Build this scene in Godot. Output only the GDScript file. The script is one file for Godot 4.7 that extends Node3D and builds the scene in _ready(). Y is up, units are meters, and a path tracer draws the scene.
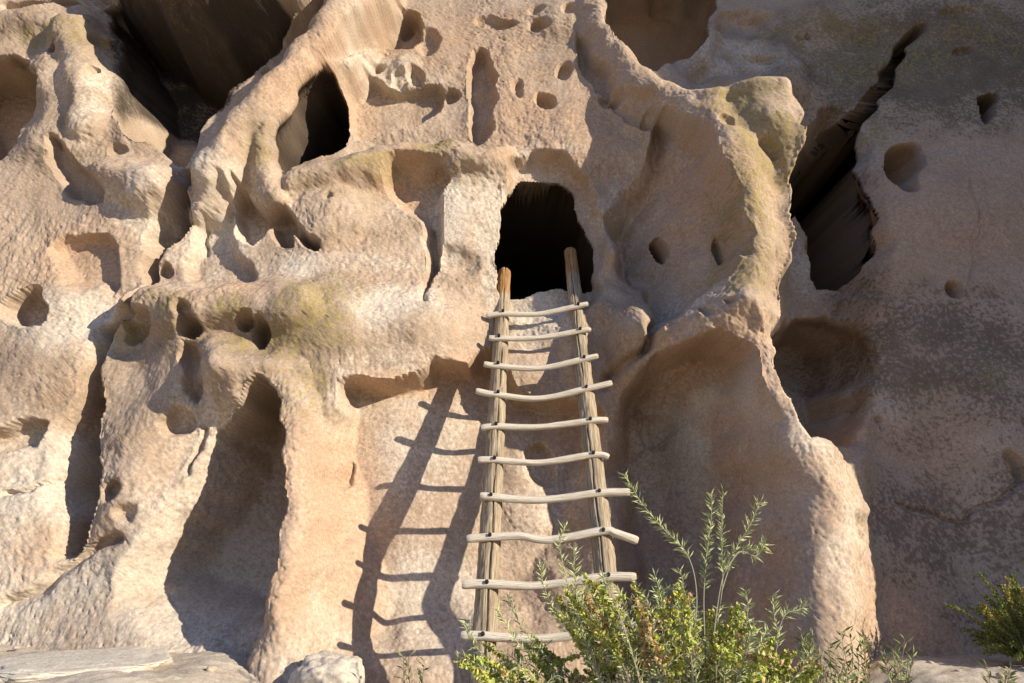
extends Node3D
# A weathered tuff cliff with cave rooms, a pole ladder and saltbush. Units: metres; the camera stands at x 0, z 0.

const EYE_HEIGHT := 0.62
const FACE_DISTANCE := 4.05      # the rock face leans back from here
const FACE_LEAN := 0.26

# The shape of the rock face, in metres on the face (x, y) and out of it.
const BASE_RELIEF = [
	[-4.749,5.455,0.1], [-4.105,5.396,0.15], [-3.735,5.69,-0.1], [-3.185,5.807,-0.2], [-2.548,5.807,-0.2], [-1.759,5.396,0.15],
	[-1.216,5.572,0], [-0.608,5.572,0], [0,5.513,0.05], [0.586,5.396,0.15], [1.274,5.807,-0.2], [1.954,5.925,-0.3],
	[2.606,5.925,-0.3], [3.185,5.807,-0.2], [3.735,5.69,-0.1], [4.256,5.572,0], [4.865,5.572,0], [-4.414,4.583,0.1],
	[-3.721,4.439,0.25], [-3.391,4.68,0], [-2.893,4.776,-0.1], [-2.153,4.487,0.2], [-1.696,4.68,0], [-1.13,4.68,0],
	[-0.562,4.66,0.02], [0,4.631,0.05], [0.552,4.583,0.1], [1.063,4.439,0.25], [1.696,4.68,0], [2.314,4.776,-0.1],
	[3.027,4.969,-0.3], [3.512,4.824,-0.15], [4.003,4.728,-0.05], [4.521,4.68,0], [-4.223,3.905,0], [-3.52,3.749,0.2],
	[-3.055,3.788,0.15], [-2.577,3.827,0.1], [-1.986,3.71,0.25], [-1.546,3.827,0.1], [-1.056,3.905,0], [-0.528,3.905,0],
	[0,3.866,0.05], [0.515,3.827,0.1], [1.031,3.827,0.1], [1.377,3.476,0.55], [1.761,3.359,0.7], [2.828,4.139,-0.3],
	[3.28,4.022,-0.15], [3.739,3.944,-0.05], [4.223,3.905,0], [-3.868,3.164,0.1], [-3.385,3.164,0.1], [-2.831,3.102,0.2],
	[-2.406,3.151,0.12], [-1.887,3.102,0.2], [-1.398,3.071,0.25], [-0.972,3.176,0.08], [-0.484,3.164,0.1], [0,3.194,0.05],
	[0.495,3.225,0], [1.002,3.256,-0.05], [1.433,3.133,0.15], [1.69,2.842,0.62], [2.653,3.411,-0.3], [3.042,3.287,-0.1],
	[3.508,3.256,-0.05], [3.962,3.225,0], [-3.643,2.578,0.1], [-3.188,2.578,0.1], [-2.699,2.554,0.15], [-2.266,2.568,0.12],
	[-1.799,2.554,0.15], [-1.326,2.521,0.22], [-0.9,2.554,0.15], [-0.46,2.597,0.06], [0,2.625,0], [0.469,2.635,-0.02],
	[0.955,2.673,-0.1], [1.366,2.578,0.1], [1.635,2.378,0.52], [2.498,2.768,-0.3], [2.899,2.697,-0.15], [3.304,2.649,-0.05],
	[3.732,2.625,0], [-3.443,2.056,0.1], [-2.976,2.039,0.15], [-2.645,2.091,0], [-2.047,1.986,0.3], [-1.617,1.969,0.35],
	[-1.203,1.959,0.38], [-0.819,1.986,0.3], [-0.426,2.042,0.14], [0,2.119,-0.08], [0.436,2.074,0.05], [0.903,2.126,-0.1],
	[1.181,1.934,0.45], [1.554,1.917,0.5], [2.361,2.196,-0.3], [2.77,2.161,-0.2], [3.122,2.109,-0.05], [3.526,2.091,0],
	[-3.263,1.589,0.1], [-2.855,1.589,0.1], [-2.447,1.589,0.1], [-1.94,1.542,0.3], [-1.572,1.554,0.25], [-1.164,1.542,0.3],
	[-0.786,1.554,0.25], [-0.404,1.58,0.14], [0,1.625,-0.05], [0.418,1.613,0], [0.855,1.637,-0.1], [1.224,1.589,0.1],
	[1.473,1.495,0.5], [2.089,1.613,0], [2.656,1.672,-0.25], [2.959,1.625,-0.05], [3.343,1.613,0], [-3.101,1.169,0.1],
	[-2.78,1.182,0], [-2.27,1.155,0.2], [-1.976,1.179,0.02], [-1.588,1.182,0], [-1.135,1.155,0.2], [-0.757,1.155,0.2],
	[-0.383,1.162,0.15], [0,1.175,0.05], [0.397,1.182,0], [0.813,1.195,-0.1], [1.234,1.202,-0.15], [1.475,1.142,0.3],
	[1.891,1.155,0.2], [2.552,1.222,-0.3], [2.846,1.195,-0.1], [3.177,1.182,0], [-2.955,0.788,0.1], [-2.649,0.792,0],
	[-2.135,0.782,0.25], [-1.883,0.791,0.02], [-1.495,0.79,0.05], [-1.108,0.788,0.1], [-0.721,0.784,0.2], [-0.365,0.786,0.15],
	[0,0.79,0.05], [0.378,0.792,0], [0.775,0.796,-0.1], [1.176,0.798,-0.15], [1.442,0.784,0.2], [1.757,0.78,0.3],
	[2.335,0.797,-0.12], [2.711,0.796,-0.1], [3.027,0.792,0], [-2.822,0.441,0.1], [-2.469,0.441,0.1], [-2.065,0.445,0.2],
	[-1.781,0.439,0.06], [-1.411,0.441,0.1], [-1.058,0.441,0.1], [-0.688,0.445,0.2], [-0.348,0.443,0.15], [0,0.439,0.05],
	[0.361,0.437,0], [0.74,0.432,-0.1], [1.11,0.432,-0.1], [1.377,0.445,0.2], [1.686,0.449,0.28], [2.194,0.435,-0.05],
	[2.559,0.435,-0.05], [2.89,0.437,0], [-2.733,0.118,0.05], [-2.351,0.127,0.12], [-1.976,0.136,0.2], [-1.667,0.13,0.15],
	[-1.311,0.139,0.22], [-1.008,0.127,0.12], [-0.667,0.13,0.15], [-0.338,0.124,0.1], [0,0.118,0.05], [0.346,0.112,0],
	[0.708,0.1,-0.1], [1.062,0.1,-0.1], [1.317,0.136,0.2], [1.605,0.148,0.3], [2.089,0.109,-0.03], [2.42,0.112,0],
	[2.766,0.112,0], [-2.588,-0.166,0.1], [-2.21,-0.147,0.2], [-1.823,-0.118,0.35], [-1.5,-0.109,0.4], [-1.2,-0.109,0.4],
	[-0.947,-0.147,0.2], [-0.623,-0.137,0.25], [-0.32,-0.157,0.15], [0,-0.166,0.1], [0.327,-0.176,0.05], [0.671,-0.195,-0.05],
	[0.994,-0.185,0], [1.231,-0.128,0.3], [1.531,-0.124,0.32], [1.998,-0.189,-0.02], [2.292,-0.176,0.05], [2.62,-0.176,0.05]]
const RIDGES = [
	[0.08, [[1.414,3.733,0.58,0.2], [1.534,3.278,0.72,0.21], [1.537,2.819,0.75,0.2], [1.499,2.45,0.7,0.19], [1.409,2.109,0.64,0.19], [1.417,1.749,0.6,0.2], [1.536,1.376,0.6,0.21], [1.603,1.094,0.58,0.21], [1.634,0.83,0.56,0.19], [1.584,0.535,0.56,0.18], [1.524,0.265,0.56,0.18], [1.437,-0.059,0.58,0.19]], 1.5],
	[0.06, [[1.394,1.973,0.72,0.18], [1.169,1.882,0.6,0.14], [0.994,1.864,0.45,0.12], [0.878,1.778,0.28,0.12]], 1.5],
	[0.06, [[0.685,5.781,0.2,0.16], [0.801,4.903,0.28,0.15], [0.946,4.4,0.34,0.14], [1.137,3.975,0.45,0.14], [1.486,3.768,0.6,0.2]], 1.5],
	[0.06, [[-1.315,5.505,0.58,0.15], [-1.509,4.591,0.6,0.14], [-1.772,4.013,0.6,0.13], [-2.023,3.567,0.56,0.14], [-2.158,3.22,0.48,0.14], [-2.237,2.978,0.28,0.13]], 3],
	[0.06, [[-1.821,3.927,0.54,0.12], [-1.818,3.595,0.5,0.12], [-1.835,3.309,0.42,0.13], [-1.725,3.033,0.34,0.12]], 1.5],
	[0.05, [[-3.853,5.994,0.5,0.15], [-3.129,5.327,0.66,0.12], [-2.538,4.971,0.85,0.12], [-2.147,5.114,0.92,0.11], [-1.819,5.275,0.92,0.1]], 4],
	[0.05, [[-1.433,1.637,0.42,0.16], [-1.29,1.422,0.38,0.11], [-1.238,1.114,0.42,0.1], [-1.172,0.731,0.48,0.1], [-1.136,0.44,0.5,0.09], [-1.123,0.173,0.5,0.1], [-1.128,-0.065,0.55,0.14]], 3.2],
	[0.04, [[-1.602,3.188,0.36,0.12], [-1.226,3.317,0.34,0.11], [-0.841,3.465,0.3,0.08], [-0.468,3.479,0.28,0.1], [-0.129,3.488,0.24,0.09]], 1.5],
	[0.05, [[-2.448,2.112,0.36,0.16], [-2.084,2.081,0.44,0.14], [-1.729,2.074,0.46,0.15], [-1.378,2.066,0.48,0.18]], 1.5],
	[0.05, [[-1.838,1.698,0.44,0.13], [-1.632,1.64,0.48,0.11], [-1.459,1.626,0.46,0.11]], 1.5],
	[0.06, [[-3.876,4.925,0.32,0.2], [-3.524,4.281,0.34,0.17], [-3.354,3.771,0.28,0.15]], 1.5],
	[0.06, [[-3.01,3.269,0.34,0.2], [-2.649,3.134,0.4,0.18], [-2.461,3.021,0.36,0.13]], 1.5],
]
const BUMPS = [
	[0.763,2.088,0.177,0.338,0.15], [0.741,2.658,0.067,0.176,0.2], [-2.912,3.885,0.362,0.261,0.08], [-4.429,5.139,0.54,0.194,0.08], [-3.131,2.542,0.425,0.459,0.03], [-2.935,1.757,0.389,0.28,0.06],
	[-0.507,1.994,0.263,0.249,0.06], [-0.591,1.93,0.257,0.242,0.05], [-1.149,1.968,0.315,0.341,0.06], [-1.276,2.923,0.288,0.273,0.05], [-0.423,2.954,0.26,0.32,0.06], [-0.101,4.195,0.336,0.545,0.04],
	[-1.078,4.229,0.17,0.183,0.02], [-0.938,4.599,0.131,0.189,0.08], [0.431,3.921,0.325,0.351,0.03], [-2.796,0.744,0.319,0.25,0.05], [-2.172,1.152,0.21,0.388,0.06], [-1.897,0.525,0.25,0.359,0.06],
	[1.001,3.569,0.235,0.253,0.02], [1.609,3.903,0.302,0.147,0.06], [1.808,3.464,0.175,0.227,0.05], [0.106,0.86,0.207,0.319,0.08], [0.053,1.723,0.2,0.18,0.08], [0.422,1.857,0.094,0.325,0.08],
	[-1.751,1.526,0.108,0.194,0.09], [-1.85,1.038,0.121,0.26,0.05], [1.144,1.335,0.304,0.328,0.03], [2.897,1.524,0.396,0.571,0.05], [3.486,3.179,0.466,0.42,0.05], [2.246,0.521,0.347,0.5,0.05],
	[-0.321,3.355,0.214,0.132,0.05], [-1.089,3.272,0.185,0.112,0.04]]
const RECESSES = [
	[0, 0, 0.3, [[3.719,6.179,0.2], [5.624,5.881,0.2], [2.992,-0.249,0.2], [1.957,-0.253,0.2], [2.159,0.981,0.2], [2.833,2.32,0.2], [3.166,3.778,0.2]]],
	[0.28, 1, 0.8, [[-2.486,3.381,0.03], [-2.323,2.993,0.03], [-2.358,2.777,0.04], [-2.498,2.614,0.06], [-2.621,2.61,0.1], [-2.648,2.896,0.14], [-2.504,3.063,0.12]]],
	[0.13, 1, 1, [[-3.658,3.629,0.07], [-3.544,3.668,0.07], [-3.332,3.417,0.07], [-2.938,3.068,0.07], [-3.112,3.017,0.07], [-3.436,3.223,0.07]]],
	[0.11, 1, 0.4, [[-3.3,2.575,0.18], [-3.238,2.731,0.1], [-2.912,2.74,0.06], [-2.784,2.637,0.06], [-2.714,2.343,0.06], [-2.866,2.26,0.22], [-3.099,2.262,0.22]]],
	[0.2, 1, 0.8, [[-3.479,2.195,0.04], [-3.372,2.295,0.04], [-3.233,2.274,0.02], [-3.129,2.058,0.02], [-3.182,1.967,0.04], [-3.372,2.023,0.04]]],
	[0.14, 1, 0.8, [[-3.27,1.271,0.05], [-3.083,1.325,0.05], [-2.912,1.36,0.02], [-2.899,1.226,0.05], [-2.976,1.143,0.05], [-3.226,1.158,0.05]]],
	[0.5, 1, 0.6, [[-2.629,1.588,0.045], [-2.522,1.284,0.045], [-2.417,0.971,0.045], [-2.384,0.687,0.05], [-2.471,0.514,0.1], [-2.639,0.605,0.3], [-2.81,0.978,0.35], [-2.873,1.291,0.3], [-2.785,1.451,0.2]]],
	[0.56, 1, 0.15, [[-1.477,1.553,0.05], [-1.368,1.472,0.06], [-1.309,1.298,0.06], [-1.251,0.945,0.06], [-1.205,0.631,0.06], [-1.179,0.393,0.08], [-1.211,0.232,0.2], [-1.382,0.055,0.35], [-1.651,0.073,0.35], [-1.936,0.137,0.35], [-2.171,0.324,0.35], [-2.137,0.553,0.35], [-2.017,0.825,0.35], [-1.866,1.064,0.28], [-1.769,1.271,0.16], [-1.643,1.434,0.07], [-1.568,1.517,0.05]]],
	[0.12, 1, 0.8, [[-2.084,1.848,0.02], [-1.866,1.721,0.05], [-1.911,1.457,0.05], [-1.982,1.427,0.05], [-2.034,1.644,0.05]]],
	[0.16, 1, 0.8, [[-2.538,2.058,0.05], [-2.406,2.087,0.05], [-2.329,1.992,0.03], [-2.439,1.863,0.05], [-2.546,1.896,0.05]]],
	[0.2, 1, 0.7, [[-2.046,3.18,0.05], [-1.999,3.174,0.03], [-1.802,2.908,0.03], [-1.632,2.951,0.03], [-1.507,2.808,0.03], [-1.361,2.685,0.02], [-1.393,2.577,0.03], [-1.472,2.629,0.02], [-1.531,2.733,0.015], [-1.555,2.588,0.02], [-1.667,2.632,0.02], [-1.752,2.803,0.015], [-1.801,2.639,0.02], [-1.959,2.71,0.05], [-2.048,2.905,0.06]]],
	[0.1, 0, 1, [[-2.169,3.147,0.08], [-2.056,3.183,0.08], [-1.978,2.694,0.08], [-1.794,2.5,0.08], [-1.721,2.244,0.08], [-2.162,2.248,0.08], [-2.337,2.516,0.08], [-2.292,2.859,0.08]]],
	[0.16, 1, 0.5, [[-0.383,4.573,0.04], [-0.339,4.837,0.03], [-0.25,4.879,0.03], [-0.166,4.648,0.02], [-0.14,4.049,0.02], [-0.154,3.79,0.02], [-0.25,3.718,0.03], [-0.344,3.885,0.05]]],
	[0.14, 1, 0.8, [[-0.925,3.381,0.02], [-0.803,3.428,0.02], [-0.617,3.434,0.02], [-0.485,3.346,0.03], [-0.496,3.165,0.06], [-0.559,2.273,0.05], [-0.591,2.32,0.03], [-0.688,2.85,0.1], [-0.853,3.046,0.1], [-0.926,3.226,0.08]]],
	[0.14, 1, 0.6, [[-1.376,4.303,0.06], [-1.272,4.535,0.06], [-1.03,4.369,0.06], [-0.62,4.411,0.03], [-0.592,4.183,0.03], [-0.702,4.044,0.06], [-0.924,3.906,0.06], [-1.266,3.737,0.06], [-1.345,3.949,0.06]]],
	[0.22, 1, 1, [[-1.496,4.299,0.12], [-1.387,4.638,0.05], [-1.213,5.068,0.03], [-0.98,5.457,0.03], [-0.813,5.221,0.04], [-0.871,4.885,0.06], [-1.117,4.916,0.08], [-1.334,4.468,0.12]]],
	[0.12, 1, 1, [[0.588,5.021,0.02], [0.69,4.701,0.02], [0.863,4.205,0.03], [0.774,4.136,0.05], [0.639,4.341,0.05], [0.557,4.699,0.05]]],
	[0.1, 1, 1, [[0.819,4.117,0.05], [1.004,4.044,0.02], [1.184,3.759,0.02], [1.13,3.631,0.05], [1.009,3.759,0.05], [0.884,3.88,0.05]]],
	[0.14, 1, 0.5, [[-0.085,2.33,0.04], [-0.111,2.762,0.03], [-0.069,3.262,0.03], [0.024,3.55,0.04], [0.262,3.61,0.05], [0.474,3.536,0.06], [0.61,3.327,0.08], [0.701,3.018,0.1], [0.67,2.583,0.1], [0.612,2.238,0.1], [0.329,2.084,0.15], [-0.049,2.124,0.1]]],
	[0.34, 1, 0.15, [[1.184,3.788,0.04], [1.35,3.548,0.05], [1.431,3.165,0.05], [1.449,2.761,0.05], [1.423,2.425,0.05], [1.319,2.221,0.06], [1.145,2.077,0.06], [0.933,1.896,0.08], [0.868,1.766,0.1], [0.703,1.623,0.18], [0.549,1.563,0.18], [0.612,1.753,0.2], [0.771,1.818,0.22], [0.83,2.014,0.22], [0.868,2.358,0.2], [0.762,2.516,0.18], [0.698,2.696,0.18], [0.689,3.006,0.16], [0.882,3.264,0.2], [1.032,3.45,0.15], [1.126,3.719,0.08]]],
	[0.31, 1, 0.25, [[-1.047,1.534,0.06], [-0.922,1.584,0.03], [-0.696,1.601,0.025], [-0.549,1.677,0.025], [-0.459,1.762,0.025], [-0.273,1.735,0.03], [-0.114,1.859,0.05], [0.052,1.537,0.06], [0.31,1.503,0.06], [0.569,1.473,0.1], [0.559,0.747,0.3], [0.312,0.114,0.45], [-0.56,-0.09,0.4], [-0.917,0.001,0.35], [-1.053,0.344,0.35], [-1.142,0.837,0.3], [-1.161,1.246,0.2]]],
	[0.12, 1, 0.3, [[0.115,1.013,0.03], [0.111,1.169,0.03], [0.16,1.262,0.03], [0.227,1.27,0.03], [0.278,1.194,0.03], [0.285,1.019,0.03], [0.21,0.977,0.03]]],
	[0.1, 1, 1, [[-1.019,1.026,0.1], [-0.996,1.088,0.02], [-0.966,1.08,0.02], [-0.962,0.977,0.03], [-1.025,0.919,0.15], [-1.069,0.956,0.15]]],
	[0.5, 1, 0.12, [[0.89,1.734,0.1], [1.065,1.795,0.05], [1.256,1.8,0.05], [1.369,1.714,0.05], [1.421,1.499,0.12], [1.481,1.264,0.2], [1.545,1.031,0.25], [1.55,0.78,0.28], [1.484,0.534,0.28], [1.399,0.259,0.28], [1.296,-0.075,0.28], [0.565,-0.173,0.35], [0.528,0.308,0.35], [0.555,0.865,0.35], [0.586,1.307,0.25], [0.74,1.583,0.2]]],
	[0.35, 1, 0.5, [[2.008,3.355,0.06], [1.861,2.967,0.04], [1.866,2.687,0.04], [1.798,2.362,0.04], [1.652,2.06,0.04], [1.584,1.745,0.04], [1.557,1.407,0.04], [1.652,1.208,0.04], [1.974,1.07,0.15], [2.326,1.262,0.2], [2.636,1.842,0.28], [2.75,2.244,0.3], [2.94,2.844,0.3], [2.976,3.328,0.3], [3.054,3.8,0.22], [2.995,4.234,0.16], [2.796,4.384,0.14], [2.025,3.528,0.1]]],
	[0.1, 0, 0.3, [[1.288,4.336,0.15], [1.728,4.84,0.15], [2.093,5.767,0.15], [2.677,5.682,0.15], [2.453,4.699,0.15], [2.001,4.537,0.15]]],
]
const GROOVES = [
	[0.035, 0.2, [[-2.489,3.354], [-2.455,2.967], [-2.53,2.513], [-2.477,2.114], [-2.711,1.973], [-2.684,1.571], [-2.692,1.072], [-2.568,0.721], [-2.531,0.545]]],
	[0.03, 0.3, [[3.814,5.264], [3.392,4.693], [2.993,4.172]]],
	[0.012, 0.05, [[-3.004,0.903], [-2.821,0.923], [-2.712,0.965]]],
	[0.03, 0.08, [[-2.78,0.292], [-2.587,0.379], [-2.4,0.525], [-2.234,0.632]]],
	[0.015, 0.06, [[-0.612,2.826], [-0.59,2.336], [-0.558,2.167]]],
	[0.012, 0.04, [[-2.037,2.958], [-1.948,2.7]]],
	[0.012, 0.05, [[-2.228,2.903], [-2.242,2.623]]],
	[0.01, 0.02, [[3.63,3.35], [3.457,2.78], [3.205,2.108]]],
	[0.008, 0.02, [[0.57,0.987], [0.826,1.16], [0.97,1.243], [1.093,1.344]]],
	[0.01, 0.03, [[1.391,1.256], [1.407,1.03], [1.393,0.831]]],
	[0.014, 0.04, [[3.13,1.033], [2.927,0.835], [2.685,0.748], [2.37,0.868]]],
	[0.01, 0.01, [[-1.333,1.423], [-1.655,1.292]]],
	[0.015, 0.05, [[-1.877,1.28], [-1.903,1.033]]],
]
const PITS = [
	[-2.031,1.943,0.076,0.095,0.22], [-1.692,1.954,0.056,0.074,0.14], [-1.567,1.905,0.069,0.095,0.2], [-2.427,2.444,0.049,0.06,0.1], [-2.061,2.061,0.056,0.054,0.1], [-2.317,0.886,0.063,0.074,0.09],
	[-2.17,0.795,0.051,0.061,0.06], [-2.042,1.322,0.091,0.085,0.1], [-3.937,4.685,0.051,0.074,0.12], [-3.58,4.808,0.07,0.085,0.1], [-3.453,4.324,0.049,0.044,0.07], [-4.491,5.353,0.275,0.079,0.12],
	[-4.092,5.385,0.138,0.059,0.12], [-0.527,4.26,0.068,0.083,0.1], [-0.839,4.504,0.078,0.112,0.1], [-1.199,4.635,0.087,0.066,0.08], [-0.964,4.461,0.069,0.093,0.06], [0.253,5.112,0.099,0.097,0.1],
	[-0.064,5.156,0.109,0.079,0.08], [0.437,4.511,0.069,0.093,0.1], [0.274,4.139,0.083,0.09,0.12], [0.068,4.305,0.059,0.109,0.06], [0.819,4.103,0.115,0.071,0.1], [1.1,3.808,0.063,0.076,0.08],
	[1.411,2.487,0.052,0.197,0.16], [1.163,1.964,0.042,0.045,0.06], [-0.408,2.562,0.157,0.155,0.05], [-0.582,2.511,0.036,0.11,0.05], [-1.347,3.011,0.036,0.047,0.04], [0.212,5.337,0.074,0.06,0.05],
	[0.527,5.287,0.073,0.098,0.06], [3.202,2.385,0.058,0.078,0.14], [4.101,4.886,0.109,0.059,0.06], [4.221,5.401,0.234,0.101,0.06], [2.771,3.034,0.082,0.089,0.05], [2.776,5.361,0.049,0.032,0.06],
	[2.862,5.367,0.029,0.032,0.06], [2.332,4.927,0.186,0.06,0.06], [1.324,2.734,0.141,0.228,0.04], [-1.053,5.341,0.094,0.142,0.08], [-0.76,4.985,0.09,0.195,0.08], [-0.202,5.23,0.129,0.099,0.06],
	[1.462,2.473,0.038,0.061,0.05], [2.421,5.615,0.161,0.087,0.05], [-3.051,3.554,0.078,0.067,0.05], [1.002,1.342,0.098,0.151,0.07], [1.531,3.47,0.063,0.076,0.06], [1.782,3.224,0.055,0.075,0.05],
	[1.439,2.326,0.025,0.027,0.03], [0.326,2.005,0.041,0.037,0.03], [1.314,1.992,0.035,0.032,0.04], [3.083,1.046,0.049,0.132,0.1], [1.244,5.499,0.01,0.01,0.01], [2.462,1.406,0.027,0.029,0.04],
	[-2.511,4.25,0.033,0.045,0.05], [-3.031,4.517,0.026,0.029,0.05], [-2.308,4.243,0.025,0.027,0.04], [-2.05,4.433,0.042,0.045,0.05]]
const CHAMBERS = [
	[3.8, [[-0.086,2.346,0.05], [-0.104,2.736,0.05], [-0.076,3.092,0.05], [-0.008,3.3,0.05], [0.128,3.39,0.05], [0.321,3.384,0.05], [0.462,3.262,0.05], [0.53,3.018,0.05], [0.568,2.828,0.05], [0.608,2.621,0.05], [0.594,2.412,0.05], [0.424,2.384,0.05], [0.169,2.384,0.05]], 0.7, 0],
	[3.2, [[1.856,2.942,0.05], [2.622,4.057,0.05], [2.872,4.244,0.05], [2.947,4.237,0.05], [3.172,4.503,0.05], [3.604,4.976,0.05], [3.829,5.274,0.05], [3.849,5.302,0.05], [3.55,4.808,0.05], [3.202,4.292,0.05], [2.995,3.989,0.05], [2.91,3.475,0.05], [2.881,3.056,0.05], [2.777,2.721,0.05], [2.682,2.601,0.05], [2.487,2.621,0.05], [2.472,2.87,0.05], [2.487,3.356,0.05]], 0.55, -0.5],
	[1, [[-1.485,4.255,0.06], [-1.416,4.258,0.06], [-1.374,4.095,0.06], [-1.315,3.656,0.06], [-1.487,3.496,0.06], [-1.633,3.217,0.06], [-1.72,3.377,0.06], [-1.719,3.578,0.06], [-1.656,3.924,0.06]], 0.5, 1],
	[1, [[1.073,2.786,0.03], [1.109,2.812,0.03], [1.138,2.746,0.03], [1.142,2.661,0.03], [1.118,2.58,0.03], [1.086,2.594,0.03], [1.064,2.681,0.03]], 0.2, 0],
	[1, [[4.005,4.234,0.03], [4.122,4.344,0.03], [4.167,4.282,0.03], [4.129,4.168,0.03], [4.033,4.047,0.03], [3.928,3.98,0.03], [3.951,4.095,0.03]], 0.2, 0],
]
const OPEN_CAVES = [
	[0.8, [[-3.783,5.604,0.12], [-3.699,5.239,0.12], [-3.454,4.815,0.12], [-3.308,4.283,0.12], [-3.203,3.979,0.12], [-3.066,3.751,0.12], [-2.833,3.6,0.12], [-2.555,3.41,0.12], [-2.505,3.524,0.12], [-2.489,3.743,0.12], [-2.382,4.08,0.12], [-2.143,4.419,0.12], [-1.99,4.871,0.12], [-1.801,5.056,0.12], [-2.161,4.936,0.12], [-2.541,4.818,0.12], [-2.801,4.904,0.12], [-3.038,5.052,0.12]], 0.1, 0],
	[0.6, [[-4.771,4.61,0.06], [-4.319,4.673,0.06], [-3.995,4.422,0.06], [-3.91,4.175,0.06], [-4.017,3.898,0.06], [-3.993,3.558,0.06], [-4.327,3.425,0.06]], 0.3, 0],
	[1.1, [[0.947,6.442,0.1], [0.827,5.184,0.1], [0.867,4.774,0.1], [1.02,4.545,0.1], [1.189,4.351,0.1], [1.524,4.726,0.1], [1.717,4.948,0.1], [1.979,5.613,0.1], [2.152,6.581,0.1]], 0.4, 0],
	[0.62, [[1.557,1.821,0.15], [2.294,2.352,0.15], [2.545,2.278,0.15], [2.617,2.083,0.15], [2.595,1.869,0.15], [2.449,1.55,0.15], [2.167,1.204,0.15], [1.604,1.149,0.15], [1.522,1.436,0.15]], 0.2, 0],
	[0.45, [[3.166,3.778,0.06], [3.295,3.87,0.06], [3.38,3.798,0.06], [3.299,3.552,0.06], [3.175,3.309,0.06], [3.077,3.305,0.06], [3.044,3.447,0.06], [3.084,3.618,0.06]], 0.2, 0],
]
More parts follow.
